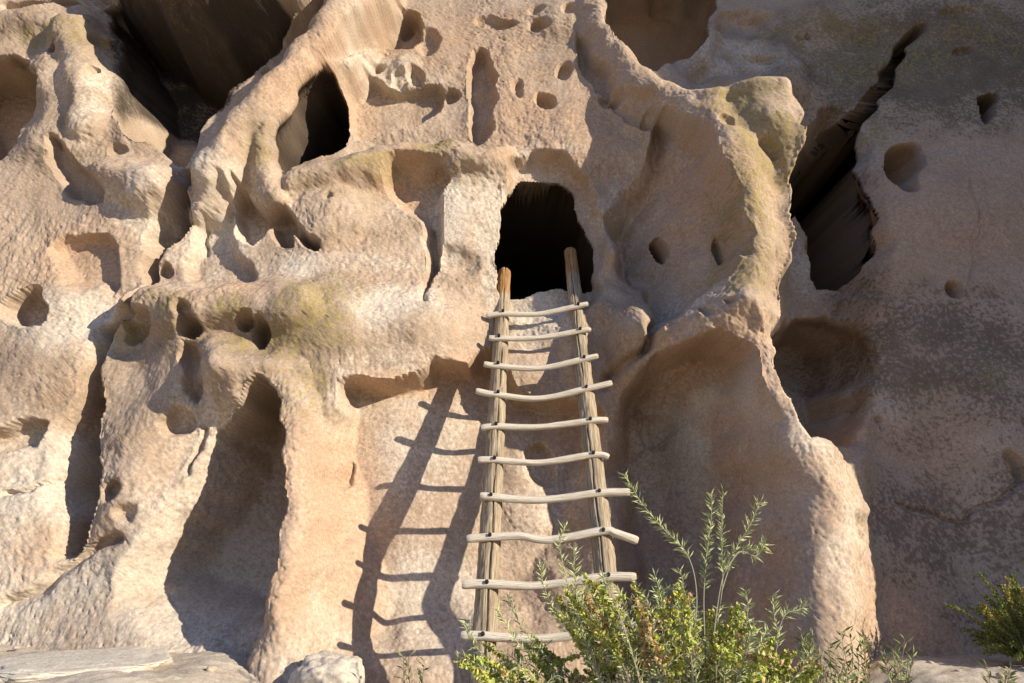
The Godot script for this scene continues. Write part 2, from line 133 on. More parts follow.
const PATCHES = [
	[[-1.221,2.131,0.182,0.157,1], [-1.313,1.883,0.187,0.124,0.8], [-1.08,1.917,0.088,0.138,0.6], [-2.199,2.108,0.149,0.059,0.8], [-1.771,2.054,0.091,0.057,0.9], [-0.605,3.498,0.129,0.08,1], [-1.102,3.34,0.189,0.078,1], [1.672,3.724,0.221,0.139,1], [1.733,3.3,0.192,0.302,1], [1.543,2.708,0.148,0.297,0.9], [1.443,2.279,0.118,0.217,0.7], [-3.075,4.665,0.113,0.16,1], [-3.855,4.86,0.485,0.136,0.7], [-1.864,3.355,0.076,0.252,0.8], [3.418,4.97,0.558,0.358,0.5], [2.989,5.305,0.48,0.296,0.6], [3.075,3.983,0.155,0.236,0.5], [3.212,1.678,0.145,0.087,0.5], [-1.266,1.523,0.122,0.167,0.5], [-2.559,1.952,0.095,0.075,0.7], [4.348,5.146,0.368,0.304,0.5], [-1.681,1.792,0.075,0.069,0.7], [2.116,4.922,0.271,0.119,0.3]],
	[[1.301,1.126,0.376,0.551,0.9], [-1.845,0.633,0.315,0.567,0.9], [0.873,3.045,0.189,0.333,0.5], [2.46,1.808,0.257,0.354,0.6], [1.781,6.544,0.463,0.408,0.6], [-2.144,2.875,0.246,0.438,1], [-1.22,2.477,0.412,0.106,1], [-0.767,2.147,0.225,0.146,1], [-2.779,1.042,0.365,0.301,0.9], [-1.991,0.315,0.507,0.264,1], [-2.566,0.318,0.38,0.298,1], [-0.757,1.349,0.361,0.297,0.7], [-0.162,2.8,0.103,0.486,0.9], [-2.578,3.1,0.226,0.331,0.6], [0.166,2.192,0.279,0.199,1], [-3.01,2.043,0.399,0.219,0.8], [1.698,0.534,0.142,0.54,0.7], [-0.416,0.299,0.322,0.266,0.8], [1.968,4.948,0.499,0.219,0.8], [-0.454,2.922,0.163,0.326,0.8], [0.144,0.874,0.207,0.391,0.5], [1.319,1.182,0.25,0.413,0.5], [0.267,3.556,0.354,0.121,0.9], [-1.158,0.731,0.081,0.571,0.7], [-3.34,4.144,0.1,0.366,0.6], [-1.152,4.54,0.262,0.288,0.7], [2.985,1.174,0.188,0.138,0.6], [2.449,2.692,0.108,0.315,0.5], [1.014,3.036,0.229,0.336,0.3], [1.164,2.062,0.195,0.143,0.4], [-1.926,1.064,0.183,0.402,0.6], [-1.057,0.127,0.205,0.226,0.5], [2.465,1.889,0.191,0.35,0.5]],
	[[3.444,3.149,0.699,0.598,0.75], [2.298,0.262,0.444,0.367,0.7], [2.985,1.174,0.314,0.276,0.6], [-3.076,2.561,0.254,0.217,1], [-1.068,0.907,0.232,0.383,1], [-0.948,0.523,0.221,0.304,0.8], [1.303,3.028,0.3,0.495,0.9], [1.186,1.723,0.321,0.177,0.8], [0.594,1.34,0.223,0.281,0.8], [3.444,3.358,0.397,0.349,0.8], [2.443,0.997,0.381,0.349,1], [-0.768,1.589,0.216,0.061,1], [-0.316,1.72,0.161,0.085,1], [-0.825,3.38,0.195,0.215,1], [0.388,3.899,0.57,0.538,0.7], [-1.69,4.15,0.391,0.382,0.8], [-3.253,5.17,0.282,0.31,0.9], [-2.056,3.183,0.228,0.251,0.5], [1.49,6.015,0.336,0.462,0.9], [-2.692,0.525,0.224,0.123,0.6], [-0.291,4.836,0.88,0.387,0.4], [1.431,1.021,0.174,0.51,0.8], [2.154,0.523,0.115,0.507,0.8], [2.605,2.147,0.144,0.159,0.8], [1.445,1.278,0.144,0.317,0.8], [-1.799,2.167,0.467,0.073,0.6], [3.333,2.746,0.447,0.164,0.6]],
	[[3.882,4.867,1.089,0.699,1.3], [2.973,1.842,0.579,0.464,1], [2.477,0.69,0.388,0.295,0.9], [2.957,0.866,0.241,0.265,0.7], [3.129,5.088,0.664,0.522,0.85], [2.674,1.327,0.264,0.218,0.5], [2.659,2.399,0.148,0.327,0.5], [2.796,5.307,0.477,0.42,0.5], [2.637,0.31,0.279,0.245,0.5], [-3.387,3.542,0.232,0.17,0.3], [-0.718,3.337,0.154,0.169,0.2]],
	[[-3.855,4.86,0.618,0.243,0.8], [-3.35,3.693,0.393,0.433,0.6], [-2.351,1.882,0.394,0.217,0.8], [-1.309,1.82,0.435,0.342,0.9], [-0.625,3.42,0.474,0.217,0.9], [-0.289,4.717,0.957,0.67,0.6], [-1.745,3.201,0.375,0.413,0.6], [-1.766,1.958,0.508,0.209,0.8], [1.563,3.337,0.35,0.385,0.7], [1.52,2.283,0.194,0.426,0.6], [1.225,1.906,0.371,0.17,0.7], [0.706,3.798,0.483,0.442,0.6], [-3.121,1.609,0.384,0.281,0.5], [-2.511,1.414,0.249,0.273,0.5], [0.811,1.973,0.247,0.388,0.7], [0.417,4.643,0.521,0.477,0.5], [-1.638,3.904,0.331,0.364,0.5], [3.4,4.903,1.389,0.611,0.8], [-1.295,2.893,0.361,0.317,0.5]],
]
const SOOT_SHADE_AREAS = [  # sooty rock; the first outline also paints shade on the cave's left wall
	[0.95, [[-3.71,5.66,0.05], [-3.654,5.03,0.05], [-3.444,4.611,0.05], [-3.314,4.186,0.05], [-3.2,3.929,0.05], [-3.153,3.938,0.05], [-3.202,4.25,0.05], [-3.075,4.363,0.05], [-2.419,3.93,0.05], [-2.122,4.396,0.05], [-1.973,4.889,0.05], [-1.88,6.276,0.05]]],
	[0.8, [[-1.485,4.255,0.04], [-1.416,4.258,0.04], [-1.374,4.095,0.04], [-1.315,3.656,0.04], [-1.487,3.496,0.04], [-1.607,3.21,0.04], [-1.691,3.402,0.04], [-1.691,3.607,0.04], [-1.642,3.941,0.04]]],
]
const RAILS = [
	[[-0.139,-0.16,-3.299], [-0.128,0.181,-3.497], [-0.118,0.522,-3.696], [-0.107,0.863,-3.895], [-0.097,1.205,-4.093], [-0.087,1.546,-4.292], [-0.076,1.887,-4.491], [-0.066,2.228,-4.689], [-0.055,2.569,-4.888]],
	[[0.468,-0.159,-3.282], [0.465,0.206,-3.492], [0.462,0.572,-3.702], [0.459,0.937,-3.912], [0.456,1.303,-4.122], [0.453,1.668,-4.332], [0.451,2.034,-4.542], [0.448,2.399,-4.752], [0.445,2.765,-4.962]],
]
const RUNGS = [
	[[-0.178,2.111,-4.564], [-0.062,2.124,-4.561], [0.192,2.122,-4.555], [0.453,2.177,-4.548], [0.522,2.191,-4.546]],
	[[-0.152,1.917,-4.439], [-0.086,1.913,-4.438], [0.185,1.915,-4.431], [0.449,1.961,-4.425], [0.522,1.967,-4.423]],
	[[-0.178,1.709,-4.316], [-0.089,1.695,-4.314], [0.177,1.678,-4.309], [0.457,1.738,-4.304], [0.547,1.758,-4.302]],
	[[-0.22,1.508,-4.193], [-0.085,1.482,-4.19], [0.17,1.46,-4.186], [0.451,1.518,-4.182], [0.611,1.555,-4.18]],
	[[-0.181,1.261,-4.069], [-0.093,1.27,-4.067], [0.163,1.266,-4.063], [0.456,1.301,-4.059], [0.561,1.306,-4.058]],
	[[-0.19,1.062,-3.944], [-0.101,1.062,-3.943], [0.156,1.047,-3.939], [0.453,1.089,-3.935], [0.541,1.077,-3.934]],
	[[-0.171,0.857,-3.818], [-0.112,0.852,-3.818], [0.096,0.836,-3.816], [0.256,0.844,-3.814], [0.464,0.872,-3.812], [0.629,0.877,-3.81]],
	[[-0.229,0.636,-3.693], [-0.112,0.645,-3.692], [0.041,0.65,-3.69], [0.193,0.631,-3.688], [0.462,0.675,-3.685], [0.523,0.665,-3.684], [0.637,0.626,-3.683]],
	[[-0.241,0.422,-3.572], [-0.121,0.426,-3.57], [0.087,0.417,-3.566], [0.28,0.436,-3.563], [0.463,0.459,-3.56], [0.598,0.459,-3.558]],
	[[-0.233,0.208,-3.449], [-0.133,0.208,-3.447], [0.128,0.196,-3.443], [0.402,0.23,-3.439], [0.585,0.252,-3.437]],
]
const BOLTS = [
	[[-0.062,2.131,-4.561], [0.453,2.177,-4.548]],
	[[-0.086,1.917,-4.438], [0.449,1.961,-4.425]],
	[[-0.089,1.702,-4.314], [0.457,1.738,-4.304]],
	[[-0.085,1.489,-4.19], [0.451,1.518,-4.182]],
	[[-0.093,1.273,-4.067], [0.456,1.301,-4.059]],
	[[-0.097,1.062,-3.943], [0.453,1.089,-3.935]],
	[[-0.112,0.852,-3.818], [0.464,0.872,-3.812]],
	[[-0.112,0.645,-3.692], [0.462,0.67,-3.685]],
	[[-0.121,0.426,-3.57], [0.463,0.459,-3.56]],
	[[-0.133,0.208,-3.447], [0.466,0.239,-3.438]],
]
const BUSH_TOP = [[-0.247,0.192], [-0.173,0.262], [-0.093,0.268], [-0.024,0.224], [0.055,0.262], [0.116,0.385], [0.17,0.474], [0.26,0.518], [0.383,0.498], [0.489,0.474], [0.556,0.538], [0.629,0.458], [0.716,0.438], [0.82,0.418], [0.916,0.333], [0.997,0.278], [1.071,0.255]]
const SPRIGS = [
	[0.45, [[0.608,0.233,-2.6], [0.646,0.426,-2.6], [0.625,0.573,-2.6], [0.532,0.679,-2.6], [0.464,0.767,-2.6], [0.414,0.86,-2.6]]],
	[0.35, [[0.683,0.221,-2.68], [0.691,0.42,-2.68], [0.714,0.575,-2.68], [0.739,0.699,-2.68], [0.75,0.794,-2.68]]],
	[0.5, [[0.726,0.209,-2.76], [0.782,0.449,-2.76], [0.794,0.592,-2.76], [0.804,0.72,-2.76], [0.815,0.807,-2.76]]],
	[0.5, [[0.697,0.259,-2.64], [0.751,0.49,-2.64], [0.818,0.61,-2.64], [0.868,0.68,-2.64], [0.913,0.762,-2.64]]],
	[0.6, [[0.77,0.451,-2.72], [0.829,0.574,-2.72], [0.894,0.599,-2.72], [0.94,0.61,-2.72]]],
	[0.6, [[0.756,0.526,-2.6], [0.811,0.587,-2.6], [0.867,0.573,-2.6], [0.907,0.617,-2.6]]],
	[0.3, [[0.311,0.254,-2.68], [0.226,0.386,-2.68], [0.196,0.505,-2.68], [0.176,0.61,-2.68], [0.2,0.681,-2.68]]],
	[0.3, [[0.283,0.209,-2.76], [0.177,0.345,-2.76], [0.123,0.449,-2.76], [0.105,0.538,-2.76]]],
	[0.3, [[0.165,0.164,-2.64], [0.063,0.243,-2.64], [0,0.308,-2.64], [-0.05,0.396,-2.64]]],
	[0.4, [[0.206,0.15,-2.72], [0.1,0.248,-2.72], [0.029,0.332,-2.72], [-0.015,0.424,-2.72]]],
	[0.4, [[0.299,0.171,-2.6], [0.236,0.361,-2.6], [0.222,0.492,-2.6], [0.221,0.6,-2.6]]],
	[0.4, [[0.028,0.125,-2.68], [-0.078,0.221,-2.68], [-0.149,0.286,-2.68], [-0.164,0.346,-2.68]]],
	[0.4, [[0.929,0.143,-2.76], [0.972,0.276,-2.76], [0.968,0.345,-2.76], [0.966,0.428,-2.76]]],
	[0.4, [[0.923,0.291,-2.64], [0.963,0.373,-2.64], [1.011,0.39,-2.64], [1.041,0.403,-2.64]]],
	[0.4, [[0.812,0.182,-2.72], [0.859,0.383,-2.72], [0.855,0.451,-2.72]]],
	[0.4, [[0.475,0.296,-2.6], [0.517,0.426,-2.6], [0.504,0.509,-2.6]]],
]
const SIDE_BUSH = [2.474,0.169,-3.62]
const PEBBLES = [[-2.794,0.1,-4.441,0.014], [-2.545,0.1,-4.178,0.01], [-2.537,0.1,-3.873,0.012], [-1.851,0.1,-3.873,0.01], [-1.333,0.1,-3.384,0.02], [-1.184,0.1,-3.185,0.012], [-1.278,0.1,-3.094,0.012], [-1.144,0.1,-3.281,0.016], [-0.982,0.1,-3.008,0.014], [1.79,0.06,-3.702,0.018], [1.82,0.06,-3.533,0.012], [2,0.06,-3.644,0.016], [2.002,0.06,-3.429,0.012], [2.125,0.06,-3.332,0.014], [2.004,0.06,-3.922,0.02], [2.139,0.06,-4.025,0.014]]
const WEEDS = [
	[1.349, 0.27, -3.05, 0.14, 18, 0.24, "narrow-leaved weed with reddish stems at the pale buttress foot"],
	[1.671, 0.189, -3.3, 0.08, 6, 0.08, "small spindly weed between the pale buttress and the shaded wall"],
	[-0.426, 0.149, -3.3, 0.05, 3, 0.05, "tiny green sprig between the boulder and the ladder"],
	[1.864, 0.166, -3, 0.04, 3, 0.06, "low sprig on the sunlit ledge below the shaded wall"],
]

const CU := 640
const CV := 360
const NU := 1280
const NV := 720
const MOUTH := 0.0
var us := PackedFloat32Array()
var ys := PackedFloat32Array()
var cu := PackedFloat32Array()
var cy := PackedFloat32Array()
var relief := PackedFloat32Array()
var rough := PackedFloat32Array()
var shaft := PackedFloat32Array()
var mouth := PackedFloat32Array()      # signed distance to the nearest dark opening
var owner_of := PackedInt32Array()     # which cave a place on the face belongs to
var warp_x := PackedFloat32Array()
var warp_y := PackedFloat32Array()
var rock: StandardMaterial3D
var rng := RandomNumberGenerator.new()


func _ready() -> void:
	rng.seed = 4711
	_camera_and_light()
	_cliff()
	_ground()
	_ladder()
	_plants()


func _camera_and_light() -> void:
	var cam := Camera3D.new()
	cam.name = "camera"
	cam.position = Vector3(0, EYE_HEIGHT, 0)
	cam.rotation_degrees = Vector3(16, 0, 0)
	cam.fov = 52.012
	cam.near = 0.05
	cam.far = 600.0
	add_child(cam)
	cam.current = true
	var env := Environment.new()
	var sky_material := ProceduralSkyMaterial.new()
	sky_material.sky_top_color = Color(0.33, 0.45, 0.66)
	sky_material.sky_horizon_color = Color(0.74, 0.77, 0.81)
	sky_material.sky_curve = 0.14
	sky_material.ground_bottom_color = Color(0.34, 0.28, 0.22)
	sky_material.ground_horizon_color = Color(0.50, 0.46, 0.42)
	var sky := Sky.new()
	sky.sky_material = sky_material
	env.background_mode = Environment.BG_SKY
	env.sky = sky
	env.background_energy_multiplier = 0.92
	env.tonemap_mode = Environment.TONE_MAPPER_LINEAR
	env.tonemap_exposure = 1.57
	env.sdfgi_enabled = true
	env.ssao_enabled = true
	env.ssil_enabled = true
	var we := WorldEnvironment.new()
	we.name = "world_environment"
	we.environment = env
	add_child(we)
	var sun := DirectionalLight3D.new()
	sun.name = "sun"
	sun.light_energy = 1.5
	sun.light_color = Color(1.0, 0.95, 0.875)
	sun.light_angular_distance = 0.5
	sun.shadow_enabled = true
	var az := deg_to_rad(61.0)
	var el := deg_to_rad(23.0)
	var to_sun := Vector3(sin(az) * cos(el), sin(el), cos(az) * cos(el))
	add_child(sun)
	sun.look_at_from_position(to_sun * 30.0, Vector3.ZERO, Vector3.UP)


# ---------------------------------------------------------------- helpers

func noise(s: int, frequency: float, octaves: int, gain := 0.5) -> FastNoiseLite:
	var n := FastNoiseLite.new()
	n.seed = s
	n.noise_type = FastNoiseLite.TYPE_SIMPLEX_SMOOTH
	n.frequency = frequency
	n.fractal_type = FastNoiseLite.FRACTAL_FBM if octaves > 1 else FastNoiseLite.FRACTAL_NONE
	n.fractal_octaves = octaves
	n.fractal_gain = gain
	return n


func put(called: String, mesh: Mesh, material: Material, parent: Node = self) -> MeshInstance3D:
	var o := MeshInstance3D.new()
	o.name = called
	o.mesh = mesh
	if material:
		o.material_override = material
	parent.add_child(o, true)
	return o


func tag(o: Node, label: String, category: String, group := "", kind := "") -> void:
	if label: o.set_meta("label", label)
	if category: o.set_meta("category", category)
	if group: o.set_meta("group", group)
	if kind: o.set_meta("kind", kind)


func arrays_mesh(v: PackedVector3Array, n: PackedVector3Array, c: PackedColorArray, ix: PackedInt32Array, uv := PackedVector2Array()) -> ArrayMesh:
	var a := []
	a.resize(Mesh.ARRAY_MAX)
	a[Mesh.ARRAY_VERTEX] = v
	a[Mesh.ARRAY_NORMAL] = n
	if c.size(): a[Mesh.ARRAY_COLOR] = c
	if uv.size(): a[Mesh.ARRAY_TEX_UV] = uv
	a[Mesh.ARRAY_INDEX] = ix
	var m := ArrayMesh.new()
	m.add_surface_from_arrays(Mesh.PRIMITIVE_TRIANGLES, a)
	return m


func enlarge(a: PackedFloat32Array, w: int, h: int, times: int, how := Image.INTERPOLATE_CUBIC) -> PackedFloat32Array:
	var im := Image.create_from_data(w, h, false, Image.FORMAT_RF, a.to_byte_array())
	im.resize(w * times, h * times, how)
	return im.get_data().to_float32_array()


func spread(y: float) -> float:
	return 2.95 + 0.38 * clampf(y, 0.0, 6.0)


func smax(a: float, b: float, k: float) -> float:
	var t := clampf(0.5 + 0.5 * (a - b) / k, 0.0, 1.0)
	return lerpf(b, a, t) + k * t * (1.0 - t)


# ---------------------------------------------------------------- cliff

func _grid() -> void:
	us.resize(NU)
	for i in NU:
		var k := i - 100
		if k < 0:
			us[i] = -1.0 - (-k * 0.002 + k * k * 0.00014)
		elif k > 1079:
			k -= 1079
			us[i] = 1.0 + (k * 0.002 + k * k * 0.00014)
		else:
			us[i] = -1.0 + 2.0 * k / 1079.0
	ys.resize(NV)
	for j in NV:
		var k := j - 14
		if k < 0:
			ys[j] = -0.1 + k * 0.05
		elif k > 654:
			k -= 654
			ys[j] = 5.8 + k * 0.012 + k * k * 0.0009
		else:
			var t := k / 654.0
			ys[j] = -0.1 + 5.9 * (0.76 * t + 0.24 * t * t)
	cu.resize(CU)
	for i in CU: cu[i] = (us[2 * i] + us[2 * i + 1]) * 0.5
	cy.resize(CV)
	for j in CV: cy[j] = (ys[2 * j] + ys[2 * j + 1]) * 0.5


func _base_relief() -> void:
	var w := CU / 8
	var h := CV / 8
	var a := PackedFloat32Array()
	a.resize(w * h)
	for j in h:
		var y := (cy[8 * j + 3] + cy[8 * j + 4]) * 0.5
		for i in w:
			var x := (cu[8 * i + 3] + cu[8 * i + 4]) * 0.5 * spread(y)
			var s := 0.0
			var t := 0.0
			for p in BASE_RELIEF:
				var d: float = (p[0] - x) * (p[0] - x) + (p[1] - y) * (p[1] - y)
				var k := exp(-d / 0.075) + 0.00001 / (d + 0.05)
				s += k
				t += k * p[2]
			a[j * w + i] = t / s
	relief = enlarge(a, w, h, 8)
	rough.resize(CU * CV)
	rough.fill(1.0)
	shaft.resize(CU * CV)
	mouth.resize(CU * CV)
	mouth.fill(-0.07)
	owner_of.resize(CU * CV)
	warp_x.resize(CU * CV)
	warp_y.resize(CU * CV)
	var wn := noise(11, 2.6, 2, 0.45)
	for j in CV:
		var y := cy[j]
		var s := spread(y)
		# a rock fin stands forward of the face, right of the picture
		var edge := 3.15 + 0.4 * clampf(y, 0.0, 6.5)
		var fin: float = FACE_DISTANCE + FACE_LEAN * y - (5.02 - 0.554 * (edge + 1.1) + 0.08 * y)
		for i in CU:
			var k := j * CU + i
			var x := cu[i] * s
			warp_x[k] = x + wn.get_noise_2d(x, y) * 0.05
			warp_y[k] = y + wn.get_noise_2d(x + 40.0, y) * 0.05
			if x > edge:
				relief[k] = lerpf(relief[k], fin, smoothstep(edge, edge + 1.1, x))


func _rows(y0: float, y1: float) -> Vector2i:
	return Vector2i(maxi(0, cy.bsearch(y0)), mini(CV - 1, cy.bsearch(y1)))


func _ridge(spec: Array) -> void:
	var k: float = spec[0]
	var pts: Array = spec[1]
	var fall: float = spec[2]
	var n := pts.size()
	var lo := Vector2(INF, INF)
	var hi := -lo
	for p in pts:
		lo = lo.min(Vector2(p[0] - 2.6 * p[3], p[1] - 2.6 * p[3]))
		hi = hi.max(Vector2(p[0] + 2.6 * p[3], p[1] + 2.6 * p[3]))
	var r := _rows(lo.y, hi.y)
	for j in range(r.x, r.y):
		var s := spread(cy[j])
		for i in range(maxi(0, cu.bsearch(lo.x / s)), mini(CU, cu.bsearch(hi.x / s))):
			var c := j * CU + i
			var x := warp_x[c]
			var y := warp_y[c]
			var best := -10.0
			for q in n - 1:
				var a: Array = pts[q]
				var b: Array = pts[q + 1]
				var dx: float = b[0] - a[0]
				var dy: float = b[1] - a[1]
				var t := clampf(((x - a[0]) * dx + (y - a[1]) * dy) / (dx * dx + dy * dy), 0.0, 1.0)
				var ex: float = x - a[0] - dx * t
				var ey: float = y - a[1] - dy * t
				var rr: float = lerpf(a[3], b[3], t)
				var d := sqrt(ex * ex + ey * ey) / rr
				var v: float = lerpf(a[2], b[2], t) - rr * (0.75 * d * d if d < 1.0 else 0.75 + fall * (d - 1.0))
				if v > best: best = v
			if best > relief[c] - k:
				relief[c] = smax(relief[c], best, k)


func _outline(raw: Array) -> PackedVector3Array:
	var q := PackedVector3Array()
	var n := raw.size()
	for i in n:
		var p := []
		for m in 4:
			var a: Array = raw[(i + m - 1 + n) % n]
			p.append(Vector3(a[0], a[1], a[2]))
		for m in 2:
			q.append((p[1] as Vector3).cubic_interpolate(p[2], p[0], p[3], m * 0.5))
	return q


func _carve(raw: Array, depth: float, bowl: bool, smooth: float, target: PackedFloat32Array, into_shaft := false, is_mouth := false, id := -1) -> PackedFloat32Array:
	var pts := _outline(raw)
	var n := pts.size()
	var lo := Vector2(INF, INF)
	var hi := -lo
	for p in pts:
		lo = lo.min(Vector2(p.x, p.y))
		hi = hi.max(Vector2(p.x, p.y))
	lo -= Vector2(0.07, 0.07)
	hi += Vector2(0.07, 0.07)
	var r := _rows(lo.y, hi.y)
	for j in range(r.x, r.y):
		var s := spread(cy[j])
		for i in range(maxi(0, cu.bsearch(lo.x / s)), mini(CU, cu.bsearch(hi.x / s))):
			var c := j * CU + i
			var x := warp_x[c]
			var y := warp_y[c]
			var inside := false
			var best := 1e9
			var num := 0.0
			var den := 0.0
			var a := pts[n - 1]
			for b in pts:
				if (a.y > y) != (b.y > y) and x < (b.x - a.x) * (y - a.y) / (b.y - a.y) + a.x:
					inside = not inside
				var dx := b.x - a.x
				var dy := b.y - a.y
				var t := clampf(((x - a.x) * dx + (y - a.y) * dy) / (dx * dx + dy * dy + 1e-9), 0.0, 1.0)
				var ex := x - a.x - dx * t
				var ey := y - a.y - dy * t
				var d := ex * ex + ey * ey
				if d < best: best = d
				var wgt := 1.0 / (d * d + 1e-7)
				den += wgt
				num += wgt * (a.z + (b.z - a.z) * t)
				a = b
			if id >= 0 and (inside or best < 0.0012): owner_of[c] = id
			if is_mouth: mouth[c] = maxf(mouth[c], clampf(sqrt(best) if inside else -sqrt(best), -0.07, 0.07))
			if inside:
				var e := num / den
				var t := minf(sqrt(best) / (e if into_shaft else maxf(e, 0.06)), 1.0)
				var w := t
				if not into_shaft:
					w = t * t * (3.0 - 2.0 * t)
					if bowl: w = lerpf(1.0 - pow(1.0 - t, 2.2), w, clampf((e - 0.09) / 0.12, 0.0, 1.0))
				target[c] += depth * w
				if not into_shaft:
					rough[c] *= lerpf(1.0, smooth, minf(t * 1.5, 1.0))
	return target


func _spot(spec: Array, sign_: float) -> void:
	var r := _rows(spec[1] - spec[3] * 1.6, spec[1] + spec[3] * 1.6)
	for j in range(r.x, r.y):
		var s := spread(cy[j])
		for i in range(maxi(0, cu.bsearch((spec[0] - spec[2] * 1.6) / s)), mini(CU, cu.bsearch((spec[0] + spec[2] * 1.6) / s))):
			var c := j * CU + i
			var ex: float = (warp_x[c] - spec[0]) / spec[2]
			var ey: float = (warp_y[c] - spec[1]) / spec[3]
			var d := ex * ex + ey * ey
			if sign_ < 0.0:
				if d < 1.2: relief[c] -= spec[4] * (1.0 - smoothstep(0.2, 1.2, d))
			elif d < 2.0:
				var t := 1.0 - d * 0.5
				relief[c] += spec[4] * t * t


func _groove(spec: Array) -> void:
	var w: float = spec[0]
	var pts: Array = spec[2]
	var lo := Vector2(INF, INF)
	var hi := -lo
	for p in pts:
		lo = lo.min(Vector2(p[0] - 2.5 * w, p[1] - 2.5 * w))
		hi = hi.max(Vector2(p[0] + 2.5 * w, p[1] + 2.5 * w))
	var r := _rows(lo.y, hi.y)
	for j in range(r.x, r.y):
		var s := spread(cy[j])
		for i in range(maxi(0, cu.bsearch(lo.x / s)), mini(CU, cu.bsearch(hi.x / s))):
			var c := j * CU + i
			var best := 1e9
			for q in pts.size() - 1:
				var a := Vector2(pts[q][0], pts[q][1])
				var b := Vector2(pts[q + 1][0], pts[q + 1][1])
				var p := Vector2(warp_x[c], warp_y[c])
				best = minf(best, Geometry2D.get_closest_point_to_segment(p, a, b).distance_squared_to(p))
			relief[c] -= spec[1] * exp(-best / (w * w))


func _patch_map(list: Array) -> PackedFloat32Array:
	var a := PackedFloat32Array()
	a.resize(CU * CV)
	for spec in list:
		var r := _rows(spec[1] - spec[3] * 1.8, spec[1] + spec[3] * 1.8)
		for j in range(r.x, r.y):
			var s := spread(cy[j])
			for i in range(maxi(0, cu.bsearch((spec[0] - spec[2] * 1.8) / s)), mini(CU, cu.bsearch((spec[0] + spec[2] * 1.8) / s))):
				var c := j * CU + i
				var ex: float = (warp_x[c] - spec[0]) / spec[2]
				var ey: float = (warp_y[c] - spec[1]) / spec[3]
				a[c] = maxf(a[c], spec[4] * clampf(1.5 - 0.85 * sqrt(ex * ex + ey * ey), 0.0, 1.0))
	return enlarge(a, CU, CV, 2)


func rock_material() -> StandardMaterial3D:
	var m := StandardMaterial3D.new()
	m.vertex_color_use_as_albedo = true
	m.roughness = 0.96
	m.metallic_specular = 0.2
	var size := 1024
	var n := noise(77, 0.02, 5, 0.66).get_seamless_image(size, size)
	var holes := FastNoiseLite.new()
	holes.seed = 79
	holes.noise_type = FastNoiseLite.TYPE_CELLULAR
	holes.frequency = 0.035
	holes.cellular_return_type = FastNoiseLite.RETURN_DISTANCE
	var pits := holes.get_seamless_image(size, size)
	var g := noise(78, 0.035, 4, 0.72).get_seamless_image(size, size)
	var speck := Image.create(size, size, false, Image.FORMAT_RGB8)
	var bump := Image.create(size, size, false, Image.FORMAT_RGB8)
	for y in size:
		for x in size:
			var a := n.get_pixel(x, y).r
			var h := a - 0.55 * maxf(0.30 - pits.get_pixel(x, y).r, 0.0) / 0.30 * smoothstep(0.35, 0.7, a)
			bump.set_pixel(x, y, Color(h, h, h))
			var v := 0.93 + 0.36 * (g.get_pixel(x, y).r - 0.5)
			speck.set_pixel(x, y, Color(v, v * 0.99, v * 0.975))
	m.heightmap_enabled = true
	m.heightmap_scale = 0.2
	m.heightmap_texture = ImageTexture.create_from_image(bump)
	m.albedo_texture = ImageTexture.create_from_image(speck)
	m.uv1_triplanar = true
	m.uv1_world_triplanar = true
	m.uv1_scale = Vector3(1.3, 1.3, 1.3)
	return m


func _soften(a: PackedFloat32Array, w: int, h: int, w2: int, h2: int) -> PackedFloat32Array:
	var im := Image.create_from_data(w, h, false, Image.FORMAT_RF, a.to_byte_array())
	im.resize(w2, h2, Image.INTERPOLATE_LANCZOS)
	im.resize(w, h, Image.INTERPOLATE_BILINEAR)
	return im.get_data().to_float32_array()


func _crowd(h: PackedFloat32Array, sh: PackedFloat32Array, w: int, n: int, along_x: bool) -> PackedFloat32Array:
	# index of the old row (or column) for each place of a new one with more places on slopes
	var density := PackedFloat32Array()
	density.resize(w * n)
	for j in n - 1:
		for i in w - 1:
			var k := j * w + i
			var e := k + 1 if along_x else k + w
			var run := (cu[i + 1] - cu[i]) * spread(cy[j]) if along_x else cy[j + 1] - cy[j]
			density[k] = minf(absf(h[e] - h[k] - minf(sh[e], 0.35) + minf(sh[k], 0.35)) / run, 12.0)
	for k in w * n: density[k] = 1.0 + 0.6 * density[k]
	density = _soften(density, w, n, w / (5 if along_x else 15), n / (15 if along_x else 5))
	var around := _soften(density, w, n, w / 40, n / 40)
	for k in w * n: density[k] = maxf(density[k] / maxf(around[k], 0.5), 0.25)
	var out := PackedFloat32Array()
	out.resize(w * n)
	var lines := n if along_x else w
	var count := w if along_x else n
	var step := 1 if along_x else w
	for l in lines:
		var at := l * w if along_x else l
		var sum := PackedFloat32Array()
		sum.resize(count)
		var s := 0.0
		for i in count - 1:
			sum[i] = s
			s += density[at + i * step]
		sum[count - 1] = s
		var q := 0
		for i in count:
			var want := s * i / (count - 1)
			while q < count - 2 and sum[q + 1] < want: q += 1
			out[at + i * step] = q + (want - sum[mini(q, 4)]) / (sum[q + 1] - sum[mini(q, 4)])
	return _soften(out, w, n, w / 3 if along_x else w / 15, n / 15 if along_x else n / 3)


func _grid_normals(v: PackedVector3Array, w: int, h: int) -> PackedVector3Array:
	var nor := PackedVector3Array()
	nor.resize(w * h)
	for j in h:
		var a := maxi(j - 1, 0) * w
		var b := mini(j + 1, h - 1) * w
		for i in w:
			nor[j * w + i] = (v[j * w + mini(i + 1, w - 1)] - v[j * w + maxi(i - 1, 0)]).cross(v[b + i] - v[a + i]).normalized()
	return nor


